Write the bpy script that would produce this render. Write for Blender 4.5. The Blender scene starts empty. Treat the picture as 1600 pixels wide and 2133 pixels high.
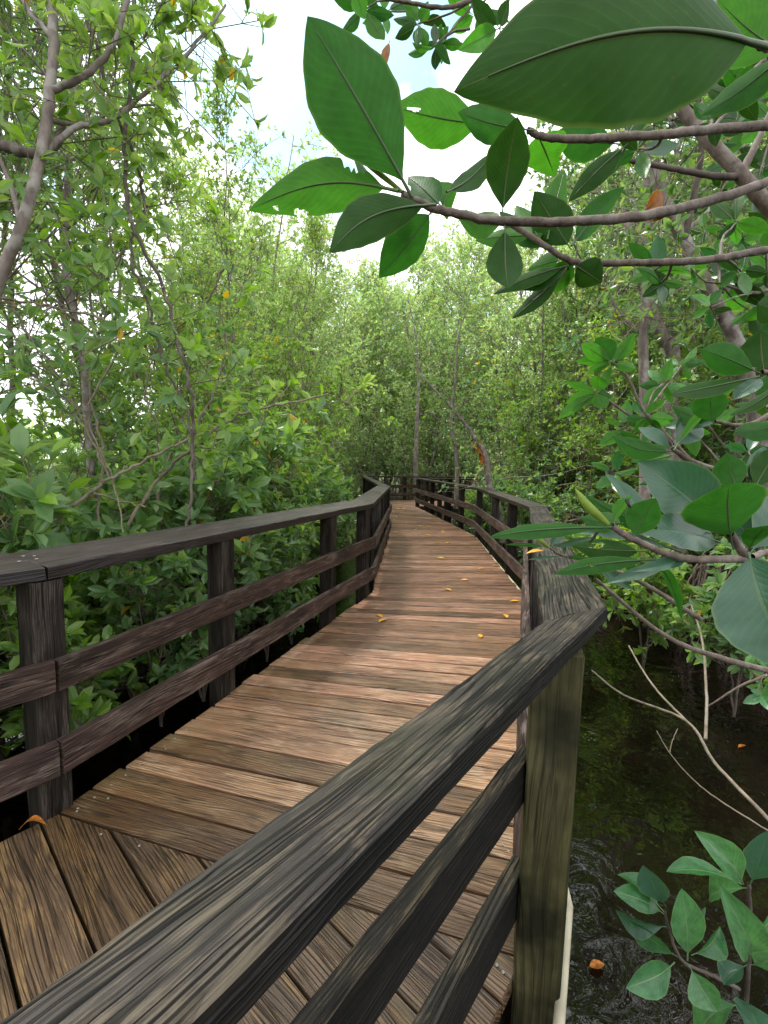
import bpy, math, random
import numpy as np
from mathutils import Vector, Matrix

random.seed(7)
RNG = np.random.default_rng(7)
sc = bpy.context.scene
COL = sc.collection
PI = math.pi

# ------------------------------------------------------------------ camera
FPX, CX, CY = 970.0, 800.0, 1066.5
pitch, roll = math.radians(5.68), math.radians(1.2)
FW = np.array([0, math.cos(pitch), -math.sin(pitch)])
_rt = np.array([1.0, 0, 0]); _up = np.cross(_rt, FW)
RT = _rt * math.cos(roll) + _up * math.sin(roll)
UP = -_rt * math.sin(roll) + _up * math.cos(roll)
EYE = np.array([0, 0, 1.20])

def ray(x, y): return RT * (x - CX) / FPX - UP * (y - CY) / FPX + FW
def onz(x, y, z):
    d = ray(x, y); return EYE + d * ((z - EYE[2]) / d[2])
def at(x, y, depth): return EYE + ray(x, y) * depth      # a measured direction and distance -> place in the world

cam = bpy.data.cameras.new("camera")
cam.sensor_fit = 'HORIZONTAL'; cam.sensor_width = 36; cam.lens = 36 * FPX / 1600
cam.clip_start = 0.02; cam.clip_end = 1000
co = bpy.data.objects.new("camera", cam); COL.objects.link(co)
m = Matrix(((RT[0], UP[0], -FW[0], EYE[0]), (RT[1], UP[1], -FW[1], EYE[1]), (RT[2], UP[2], -FW[2], EYE[2]), (0, 0, 0, 1)))
co.matrix_world = m
sc.camera = co
sc.view_settings.view_transform = 'Standard'; sc.view_settings.look = 'None'
sc.view_settings.exposure = 0; sc.view_settings.gamma = 1
sc.cycles.max_bounces = 10; sc.cycles.diffuse_bounces = 7; sc.cycles.transmission_bounces = 8
sc.cycles.glossy_bounces = 3; sc.cycles.transparent_max_bounces = 8
sc.cycles.use_denoising = True
sc.cycles.caustics_reflective = False; sc.cycles.caustics_refractive = False

# ------------------------------------------------------------------ object helpers
def tag(o, label=None, cat=None, group=None, kind=None):
    if label: o['label'] = label
    if cat: o['category'] = cat
    if group: o['group'] = group
    if kind: o['kind'] = kind
    return o
def empty(name, loc=(0, 0, 0), rz=0, label=None, cat=None, group=None):
    o = bpy.data.objects.new(name, None); COL.objects.link(o)
    o.location = loc; o.rotation_euler = (0, 0, rz); o.empty_display_size = 0.1
    return tag(o, label, cat, group)
def link(name, me, mats, parent=None):
    o = bpy.data.objects.new(name, me); COL.objects.link(o)
    for mt in (mats if isinstance(mats, (list, tuple)) else [mats]):
        if mt and len(me.materials) < (len(mats) if isinstance(mats, (list, tuple)) else 1): me.materials.append(mt)
    if parent: o.parent = parent
    return o
def children(o): return [c for c in COL.objects if c.parent == o]
def copy_thing(o, kids, loc, rz, s, label, group=None, lean=(0, 0)):
    c = o.copy(); COL.objects.link(c); c.location = loc; c.rotation_euler = (lean[0], lean[1], rz); c.scale = s if hasattr(s, '__len__') else (s, s, s)
    c['label'] = label
    if group: c['group'] = group
    for k in kids:
        d = k.copy(); COL.objects.link(d); d.parent = c
    return c
def mesh_np(name, V, quads=None, tris=None, uv=None, attrs=None, smooth=False):
    me = bpy.data.meshes.new(name)
    V = np.asarray(V, dtype=np.float32).reshape(-1, 3)
    me.vertices.add(len(V)); me.vertices.foreach_set('co', V.ravel())
    q = np.asarray(quads if quads is not None else [], dtype=np.int32).reshape(-1, 4)
    t = np.asarray(tris if tris is not None else [], dtype=np.int32).reshape(-1, 3)
    li = np.concatenate([q.ravel(), t.ravel()])
    me.loops.add(len(li)); me.loops.foreach_set('vertex_index', li)
    ls = np.concatenate([np.arange(len(q)) * 4, len(q) * 4 + np.arange(len(t)) * 3]).astype(np.int32)
    me.polygons.add(len(q) + len(t)); me.polygons.foreach_set('loop_start', ls)
    me.polygons.foreach_set('loop_total', np.concatenate([np.full(len(q), 4), np.full(len(t), 3)]).astype(np.int32))
    me.polygons.foreach_set('use_smooth', np.full(len(q) + len(t), smooth))
    if uv is not None:
        l = me.uv_layers.new(name='UVMap'); l.data.foreach_set('uv', np.asarray(uv, dtype=np.float32)[li].ravel())
    for k, a in (attrs or {}).items():
        at_ = me.attributes.new(k, 'FLOAT', 'POINT'); at_.data.foreach_set('value', np.asarray(a, dtype=np.float32))
    me.update(calc_edges=True)
    return me

# ------------------------------------------------------------------ node helpers
class NT:
    def __init__(s, name):
        s.m = bpy.data.materials.new(name); s.m.use_nodes = True
        s.t = s.m.node_tree; s.t.nodes.clear()
        s.out = s.t.nodes.new('ShaderNodeOutputMaterial')
    def n(s, typ, **kw):
        nd = s.t.nodes.new(typ)
        for k, v in kw.items(): setattr(nd, k, v)
        return nd
    def l(s, a, b): s.t.links.new(a, b)
    def put(s, sock, v):
        if isinstance(v, bpy.types.NodeSocket): s.l(v, sock)
        elif v is not None:
            if hasattr(sock.default_value, '__len__') and not hasattr(v, '__len__'): v = (v, v, v)
            if hasattr(v, '__len__') and len(v) == 3 and len(sock.default_value) == 4: v = (*v, 1)
            sock.default_value = v
    def math(s, op, a, b=None, c=None, clamp=False):
        nd = s.n('ShaderNodeMath', operation=op); nd.use_clamp = clamp
        s.put(nd.inputs[0], a); s.put(nd.inputs[1], b)
        if c is not None: s.put(nd.inputs[2], c)
        return nd.outputs[0]
    def vec(s, x, y, z=0.0):
        nd = s.n('ShaderNodeCombineXYZ'); s.put(nd.inputs[0], x); s.put(nd.inputs[1], y); s.put(nd.inputs[2], z); return nd.outputs[0]
    def noise(s, v, scale=1, detail=2, rough=.5, dist=0):
        nd = s.n('ShaderNodeTexNoise'); s.put(nd.inputs['Vector'], v)
        nd.inputs['Scale'].default_value = scale; nd.inputs['Detail'].default_value = detail
        nd.inputs['Roughness'].default_value = rough; nd.inputs['Distortion'].default_value = dist
        return nd.outputs[0]
    def ramp(s, f, stops, interp='LINEAR'):
        nd = s.n('ShaderNodeValToRGB'); nd.color_ramp.interpolation = interp
        e = nd.color_ramp.elements
        while len(e) < len(stops): e.new(.5)
        for i, (p, c) in enumerate(stops):
            e[i].position = p
            e[i].color = (c, c, c, 1) if not hasattr(c, '__len__') else (*c, 1)
        s.l(f, nd.inputs[0]); return nd.outputs[0]
    def sep(s, v):
        nd = s.n('ShaderNodeSeparateXYZ'); s.l(v, nd.inputs[0]); return nd.outputs
    def mix(s, f, a, b, mode='MIX'):
        nd = s.n('ShaderNodeMix', data_type='RGBA', blend_type=mode); nd.clamp_factor = True
        s.put(nd.inputs[0], f); s.put(nd.inputs[6], a); s.put(nd.inputs[7], b); return nd.outputs[2]
    def attr(s, name): 
        nd = s.n('ShaderNodeAttribute'); nd.attribute_name = name; return nd.outputs['Fac']
    def bump(s, h, strength, dist, normal=None):
        nd = s.n('ShaderNodeBump'); nd.inputs['Strength'].default_value = strength; nd.inputs['Distance'].default_value = dist
        s.l(h, nd.inputs['Height'])
        if normal: s.l(normal, nd.inputs['Normal'])
        return nd.outputs[0]

def wood_mat(name, light, dark, worn, worn_amt=.4, moss=(.05, .06, .02), moss_amt=.3, ring=120., rough=.45, bump=.6, crack=.5, tint=.35, spec=.5, side=1., red=None, cont=1., glk=.78, wpatch=(3.2, 16.), ringk=1., stain=1.):
    N = NT(name)
    uv = N.n('ShaderNodeUVMap').outputs[0]; u, v, _ = N.sep(uv)
    rnd = N.attr('rnd')
    # knots bend the growth rings around them
    vo = N.n('ShaderNodeTexVoronoi', voronoi_dimensions='2D'); N.l(N.vec(N.math('MULTIPLY', u, 1.3), N.math('MULTIPLY', v, 5.0)), vo.inputs['Vector']); vo.inputs['Scale'].default_value = 1
    d2 = N.math('MULTIPLY', vo.outputs['Distance'], vo.outputs['Distance'])
    K = N.math('POWER', 2.718, N.math('MULTIPLY', d2, -22.0))
    Kc = N.math('POWER', 2.718, N.math('MULTIPLY', d2, -900.0))
    warp = N.math('SUBTRACT', N.noise(N.vec(N.math('MULTIPLY', u, .9), N.math('MULTIPLY', v, 3.2)), 1, 2, .5), .5)
    vv = N.math('ADD', N.math('ADD', v, N.math('MULTIPLY', warp, .09)), N.math('MULTIPLY', K, .018))
    ringn = N.noise(N.vec(N.math('MULTIPLY', u, .35), N.math('MULTIPLY', vv, ring)), 1, 2, .5)
    sn = N.math('SINE', N.math('ADD', N.math('MULTIPLY', vv, ring * 7.5), N.math('MULTIPLY', N.noise(N.vec(N.math('MULTIPLY', u, 1.1), N.math('MULTIPLY', v, 14)), 1, 2), 7.)))
    ringn = N.math('ADD', N.math('MULTIPLY', ringn, .72), N.math('ADD', .14, N.math('MULTIPLY', sn, .085)))
    rings = N.ramp(ringn, [(.5 - .11 / cont, 1 - ringk), (.5 + .0 / cont, 1 - .4 * ringk), (.5 + .08 / cont, 1)])
    fib = N.noise(N.vec(N.math('MULTIPLY', u, 14.), N.math('MULTIPLY', vv, 420.)), 1, 2, .55)
    patch = N.noise(N.vec(N.math('MULTIPLY', u, wpatch[0]), N.math('MULTIPLY', v, wpatch[1])), 1, 6, .68, .5)
    patch2 = N.noise(N.vec(N.math('ADD', N.math('MULTIPLY', u, 2.2), 31.), N.math('MULTIPLY', v, 5.5)), 1, 3, .55)
    c = N.mix(rings, dark, light)
    c = N.mix(N.math('MULTIPLY', N.ramp(patch2, [(.42, 0), (.60, 1)]), .6), c, N.mix(.45, dark, light))
    c = N.mix(N.math('MULTIPLY', N.ramp(patch2, [(.50, 0), (.62, 1)]), .7 * stain), c, dark)
    ph2 = N.math('ADD', N.math('MULTIPLY', vv, ring * 3.6), N.math('MULTIPLY', N.noise(N.vec(N.math('MULTIPLY', u, .7), N.math('MULTIPLY', v, 9.)), 1, 3, .6), 11.))
    gl = N.ramp(N.math('ABSOLUTE', N.math('SINE', ph2)), [(.0, 1), (.16, .8), (.42, 0)])
    gl = N.math('MULTIPLY', gl, N.ramp(N.noise(N.vec(N.math('MULTIPLY', u, 2.4), N.math('MULTIPLY', v, 24.)), 1, 2), [(.36, .15), (.56, 1)]))
    c = N.mix(N.math('MULTIPLY', gl, glk), c, (dark[0] * .45, dark[1] * .45, dark[2] * .45))
    wmask = N.math('MULTIPLY', N.ramp(N.math('ADD', patch, N.math('MULTIPLY', N.math('SUBTRACT', fib, .5), .5)), [(.5, 0), (.62, 1)]), N.math('MULTIPLY', worn_amt, N.math('SUBTRACT', 1, gl)))
    c = N.mix(wmask, c, worn)
    c = N.mix(1.0, c, N.ramp(fib, [(.3, .74), (.7, 1.18)]), 'MULTIPLY')
    geo = N.n('ShaderNodeNewGeometry')
    mo = N.noise(geo.outputs['Position'], 3.2, 4, .6)
    c = N.mix(N.math('MULTIPLY', N.ramp(mo, [(.5, 0), (.68, 1)]), moss_amt), c, moss)
    c = N.mix(N.math('MULTIPLY', Kc, .8), c, (dark[0] * .5, dark[1] * .5, dark[2] * .5))
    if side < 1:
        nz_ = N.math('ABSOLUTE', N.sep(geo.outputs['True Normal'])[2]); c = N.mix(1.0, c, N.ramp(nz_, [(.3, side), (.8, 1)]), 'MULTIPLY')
    if red:
        py = N.sep(geo.outputs['Position'])[1]; f = N.math('DIVIDE', N.math('SUBTRACT', N.math('ADD', py, N.math('MULTIPLY', N.math('SUBTRACT', rnd, .5), 1.6)), red[0]), red[1] - red[0], clamp=True)
        c = N.mix(1.0, c, N.mix(f, (1, 1, 1), red[2]), 'MULTIPLY')
    # boards differ
    tn = N.math('ADD', 1 - tint * .5, N.math('MULTIPLY', rnd, tint * 1.15))
    c = N.mix(1.0, c, N.vec(tn, N.math('POWER', tn, 1.12), N.math('POWER', tn, 1.3)), 'MULTIPLY')
    ck = N.noise(N.vec(N.math('MULTIPLY', u, 1.7), N.math('MULTIPLY', vv, 75.)), 1, 1, .4)
    ckm = N.ramp(N.math('ABSOLUTE', N.math('SUBTRACT', ck, .5)), [(.0, 1), (.018, .7), (.035, 0)])
    gate = N.ramp(N.noise(N.vec(N.math('MULTIPLY', u, 2.4), N.math('MULTIPLY', v, 30.)), 1, 2), [(.44, 0), (.5, 1)])
    ckm = N.math('MULTIPLY', N.math('MULTIPLY', ckm, gate), crack)
    c = N.mix(ckm, c, (.006, .005, .004))
    h = N.math('SUBTRACT', N.math('ADD', N.math('MULTIPLY', rings, .4), N.math('MULTIPLY', fib, .45)), N.math('ADD', N.math('MULTIPLY', ckm, 1.8), N.math('MULTIPLY', gl, .9)))
    b = N.n('ShaderNodeBsdfPrincipled')
    N.l(c, b.inputs['Base Color'])
    rr = N.math('ADD', rough - .12, N.math('MULTIPLY', patch2, .3)); N.l(rr, b.inputs['Roughness'])
    b.inputs['Specular IOR Level'].default_value = spec
    N.l(N.bump(h, bump, .004), b.inputs['Normal'])
    N.l(b.outputs[0], N.out.inputs[0])
    return N.m

M = {}
M['deck'] = wood_mat('wet_red_brown_decking', (.33, .185, .085), (.070, .038, .022), (.47, .33, .19), .42, (.10, .09, .03), .35, ring=80, rough=.3, bump=.7, crack=.7, tint=1.0, stain=.5, red=(1.7, 3.8, (.98, .84, .97)), ringk=.6, glk=.6, wpatch=(4., 14.))
M['deck_near'] = wood_mat('wet_tan_decking', (.36, .225, .095), (.07, .04, .02), (.48, .34, .15), .4, (.12, .10, .025), .5, ring=80, rough=.36, bump=.7, crack=.7, tint=.8, ringk=.6, glk=.65, wpatch=(4., 14.))
M['deck_dark'] = wood_mat('dark_brown_decking', (.16, .095, .05), (.045, .028, .019), (.33, .19, .07), .5, (.07, .065, .02), .4, ring=85, rough=.38, bump=.8, crack=.7, tint=.5, ringk=.6, glk=.65, stain=.4, wpatch=(3., 14.))
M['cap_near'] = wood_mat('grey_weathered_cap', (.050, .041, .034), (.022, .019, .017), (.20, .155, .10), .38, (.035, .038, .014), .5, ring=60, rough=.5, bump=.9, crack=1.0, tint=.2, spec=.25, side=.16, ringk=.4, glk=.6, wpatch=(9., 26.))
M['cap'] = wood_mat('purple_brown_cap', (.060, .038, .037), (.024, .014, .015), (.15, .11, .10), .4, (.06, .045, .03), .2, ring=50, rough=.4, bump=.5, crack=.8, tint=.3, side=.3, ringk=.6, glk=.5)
M['rail'] = wood_mat('red_brown_rail_board', (.078, .044, .035), (.020, .012, .010), (.23, .175, .14), .55, (.04, .035, .02), .2, ring=50, rough=.55, bump=.6, crack=.9, tint=.5, spec=.25, ringk=.7, glk=.6, wpatch=(4., 22.))
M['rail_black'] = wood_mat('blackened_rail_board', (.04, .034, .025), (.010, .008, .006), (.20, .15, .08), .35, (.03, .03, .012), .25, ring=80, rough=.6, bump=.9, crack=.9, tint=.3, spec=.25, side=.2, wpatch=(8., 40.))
M['post'] = wood_mat('dark_post', (.036, .028, .023), (.012, .009, .008), (.13, .105, .085), .35, (.03, .035, .016), .3, ring=50, rough=.6, bump=.6, crack=.9, tint=1.2, spec=.15, ringk=.7, glk=.5)
M['post_green'] = wood_mat('green_stained_post', (.125, .115, .048), (.05, .048, .022), (.13, .115, .07), .25, (.010, .011, .006), .9, ring=38, rough=.65, bump=.6, crack=.4, tint=.3, spec=.15, ringk=.8, glk=.35)
M['joist'] = wood_mat('dark_joist', (.05, .035, .025), (.015, .01, .008), (.08, .06, .04), .3)  # dark brown wood for the stringers

def bark_mat(name, a, b, lichen, scale=18., amt=.3):
    N = NT(name); tc = N.n('ShaderNodeTexCoord').outputs['Object']
    mp = N.n('ShaderNodeMapping'); N.l(tc, mp.inputs[0]); mp.inputs['Scale'].default_value = (1, 1, .35)
    n1 = N.noise(mp.outputs[0], scale, 5, .65); n2 = N.noise(tc, scale * .45, 4, .6)
    c = N.mix(N.ramp(n1, [(.35, 0), (.65, 1)]), a, b)
    c = N.mix(N.math('MULTIPLY', N.ramp(n2, [(.52, 0), (.6, 1)]), amt), c, lichen)
    p = N.n('ShaderNodeBsdfPrincipled'); N.l(c, p.inputs['Base Color']); p.inputs['Roughness'].default_value = .8
    N.l(N.bump(n1, .6, .008), p.inputs['Normal']); N.l(p.outputs[0], N.out.inputs[0]); return N.m
M['bark'] = bark_mat('grey_brown_bark', (.11, .085, .07), (.27, .22, .19), (.42, .40, .37), 16, .5)
M['bark_dark'] = bark_mat('dark_bark', (.05, .035, .03), (.15, .115, .09), (.28, .26, .22), 20, .25)
M['twig'] = bark_mat('tan_twig', (.12, .095, .065), (.26, .21, .15), (.36, .33, .28), 30, .3)
M['root'] = bark_mat('prop_root_bark', (.11, .07, .055), (.26, .19, .155), (.36, .32, .28), 14, .35)
M['stem'] = bark_mat('smooth_brown_stem', (.085, .062, .046), (.19, .145, .115), (.30, .27, .23), 60, .4)

def leaf_mat(name, top, under, yellow=(.55, .33, .03), yel=.012, trans=.38, rough=.38, hue_var=.5, gloss=.5, young=(.22, .38, .04), yng=.06):
    """small crown leaves: per-leaf 'rnd' drives colour; 'rnd' above 1-yel is a yellow leaf"""
    N = NT(name); r = N.attr('rnd'); g = N.n('ShaderNodeNewGeometry')
    r2 = N.n('ShaderNodeTexWhiteNoise', noise_dimensions='1D'); N.l(N.math('MULTIPLY', r, 913.7), r2.inputs['W']); rv = r2.outputs['Value']
    v = N.math('ADD', 1 - hue_var * .5, N.math('MULTIPLY', rv, hue_var))
    c = N.mix(g.outputs['Backfacing'], top, under)
    c = N.mix(1.0, c, N.vec(N.math('POWER', v, 1.6), v, v), 'MULTIPLY')
    c = N.mix(N.math('GREATER_THAN', r, 1 - yel - yng), c, young)
    c = N.mix(N.math('GREATER_THAN', r, 1 - yel), c, yellow)
    p = N.n('ShaderNodeBsdfPrincipled'); N.l(c, p.inputs['Base Color']); p.inputs['Roughness'].default_value = rough
    p.inputs['Specular IOR Level'].default_value = gloss
    tr = N.n('ShaderNodeBsdfTranslucent'); N.l(N.mix(1.0, c, (1.65, 1.75, .85), 'MULTIPLY'), tr.inputs[0])
    ms = N.n('ShaderNodeMixShader'); ms.inputs[0].default_value = trans
    N.l(p.outputs[0], ms.inputs[1]); N.l(tr.outputs[0], ms.inputs[2]); N.l(ms.outputs[0], N.out.inputs[0]); return N.m
M['leaf_a'] = leaf_mat('mangrove_leaves', (.145, .255, .095), (.20, .31, .12), trans=.42, rough=.32)
M['leaf_b'] = leaf_mat('bright_mangrove_leaves', (.19, .31, .085), (.25, .36, .11), yng=.18, trans=.45, rough=.32)
M['leaf_c'] = leaf_mat('blue_green_mangrove_leaves', (.115, .24, .115), (.18, .29, .13), rough=.32, yng=.03)
M['leaf_far_hazed'] = leaf_mat('hazed_far_leaves', (.36, .48, .26), (.42, .53, .31), rough=.4, trans=.45)  # distance haze put into the colour: paler than the nearer leaves

def big_leaf_mat(name, top, under, rib_t, rib_u, trans=.3, rough=.28, mottle=.4, tcol=(1.6, 1.9, .5)):
    N = NT(name); uv = N.n('ShaderNodeUVMap').outputs[0]; u, v, _ = N.sep(uv); g = N.n('ShaderNodeNewGeometry')
    a = N.math('ABSOLUTE', N.math('SUBTRACT', v, .5))
    wr = N.math('SUBTRACT', .034, N.math('MULTIPLY', u, .022))
    rib = N.math('SUBTRACT', 1, N.math('DIVIDE', a, wr), clamp=True); rib = N.ramp(rib, [(0, 0), (.4, 1)])
    # side veins leave the midrib obliquely
    ph = N.math('ADD', N.math('SUBTRACT', N.math('MULTIPLY', u, 46), N.math('MULTIPLY', a, 26)), N.math('MULTIPLY', N.noise(uv, 6, 2), 1.6))
    ve = N.math('POWER', N.math('ABSOLUTE', N.math('SINE', ph)), 10.)
    ve = N.math('SUBTRACT', 1, N.math('POWER', N.math('ABSOLUTE', N.math('SINE', ph)), .35))
    ob = N.n('ShaderNodeObjectInfo').outputs['Random']
    mt = N.noise(N.vec(N.math('ADD', N.math('MULTIPLY', u, 2.5), N.math('MULTIPLY', ob, 40.)), N.math('MULTIPLY', v, 1.6)), 2.2, 5, .62)
    fine = N.noise(N.vec(N.math('MULTIPLY', u, 120.), N.math('MULTIPLY', v, 50.)), 1, 2)
    c = N.mix(g.outputs['Backfacing'], top, under)
    c = N.mix(1.0, c, N.ramp(mt, [(.3, 1 - mottle * .55), (.7, 1 + mottle * .3)]), 'MULTIPLY')
    c = N.mix(N.math('MULTIPLY', ve, .28), c, N.mix(1.0, c, (1.7, 1.7, 1.5), 'MULTIPLY'))
    c = N.mix(N.math('MULTIPLY', rib, .8), c, N.mix(g.outputs['Backfacing'], rib_t, rib_u))
    vo = N.n('ShaderNodeTexVoronoi'); N.l(N.vec(N.math('ADD', N.math('MULTIPLY', u, 3.), N.math('MULTIPLY', ob, 70.)), N.math('MULTIPLY', v, 1.4)), vo.inputs['Vector']); vo.inputs['Scale'].default_value = 5.
    sp = N.ramp(vo.outputs['Distance'], [(.05, 1), (.09, 0)])
    c = N.mix(N.math('MULTIPLY', sp, .45), c, (.10, .07, .02))
    edge = N.ramp(a, [(.46, 0), (.5, 1)])
    c = N.mix(N.math('MULTIPLY', edge, .35), c, (.22, .28, .08))
    p = N.n('ShaderNodeBsdfPrincipled'); N.l(c, p.inputs['Base Color'])
    N.l(N.math('ADD', rough, N.math('MULTIPLY', g.outputs['Backfacing'], .22)), p.inputs['Roughness'])
    N.l(N.math('SUBTRACT', .5, N.math('MULTIPLY', g.outputs['Backfacing'], .38)), p.inputs['Specular IOR Level'])
    hh = N.math('ADD', N.math('MULTIPLY', rib, -.6), N.math('ADD', N.math('MULTIPLY', ve, -.22), N.math('MULTIPLY', fine, .08)))
    N.l(N.bump(hh, .35, .0012), p.inputs['Normal'])
    tr = N.n('ShaderNodeBsdfTranslucent'); N.l(N.mix(N.math('MULTIPLY', rib, .7), N.mix(1.0, c, tcol, 'MULTIPLY'), (.02, .03, .01)), tr.inputs[0])
    ms = N.n('ShaderNodeMixShader'); ms.inputs[0].default_value = trans
    N.l(p.outputs[0], ms.inputs[1]); N.l(tr.outputs[0], ms.inputs[2]); N.l(ms.outputs[0], N.out.inputs[0]); return N.m
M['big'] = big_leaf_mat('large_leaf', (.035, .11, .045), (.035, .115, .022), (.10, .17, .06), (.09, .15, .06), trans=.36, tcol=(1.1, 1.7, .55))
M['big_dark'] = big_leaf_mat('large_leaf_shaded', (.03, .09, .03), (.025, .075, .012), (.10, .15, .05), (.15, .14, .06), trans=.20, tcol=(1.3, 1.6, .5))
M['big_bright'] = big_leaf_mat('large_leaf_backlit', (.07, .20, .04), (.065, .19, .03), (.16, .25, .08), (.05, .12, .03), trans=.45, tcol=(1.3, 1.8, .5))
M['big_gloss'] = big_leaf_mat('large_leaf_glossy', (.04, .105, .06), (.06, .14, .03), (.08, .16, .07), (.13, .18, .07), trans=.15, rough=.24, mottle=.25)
M['big_fresh'] = big_leaf_mat('shrub_leaf', (.045, .155, .050), (.08, .21, .06), (.19, .30, .12), (.18, .26, .10), trans=.22, rough=.22, mottle=.7)
M['big_fresh_pale'] = big_leaf_mat('shrub_leaf_pale', (.075, .20, .075), (.09, .22, .06), (.20, .30, .14), (.18, .26, .10), trans=.25, rough=.24, mottle=.7)
M['big_brown'] = big_leaf_mat('brown_leaf', (.30, .12, .02), (.34, .15, .03), (.2, .1, .03), (.2, .1, .03), trans=.35, mottle=.7, tcol=(1.5, 1.1, .4))
def plain(name, c, rough=.6, spec=.4, trans=0, var=0, scale=30):
    N = NT(name); p = N.n('ShaderNodeBsdfPrincipled'); p.inputs['Roughness'].default_value = rough; p.inputs['Specular IOR Level'].default_value = spec
    n = N.noise(N.n('ShaderNodeTexCoord').outputs['Object'], scale, 3)
    N.l(N.mix(N.ramp(n, [(.35, 0), (.65, 1)]), [x * (1 - var) for x in c], [x * (1 + var) for x in c]), p.inputs['Base Color'])
    if trans:
        tr = N.n('ShaderNodeBsdfTranslucent'); tr.inputs[0].default_value = (*c, 1); ms = N.n('ShaderNodeMixShader'); ms.inputs[0].default_value = trans
        N.l(p.outputs[0], ms.inputs[1]); N.l(tr.outputs[0], ms.inputs[2]); N.l(ms.outputs[0], N.out.inputs[0])
    else: N.l(p.outputs[0], N.out.inputs[0])
    return N.m
M['fallen'] = plain('fallen_leaf_yellow', (.78, .42, .05), .5, .4, .2, .35, 60)
M['fallen_red'] = plain('fallen_leaf_orange', (.50, .17, .03), .5, .4, .2, .5, 60)
M['pipe'] = plain('aged_cream_pipe', (.52, .47, .34), .5, .4, 0, .2, 12)
M['screw'] = plain('dull_screw_head', (.28, .25, .2), .4, .6, 0, .3, 300)
M['bud'] = plain('yellow_green_bud', (.22, .32, .045), .4, .4, .25, .25, 40)
M['black'] = plain('black_shrivelled_matter', (.012, .011, .01), .6, .3, 0, .3, 200)

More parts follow.
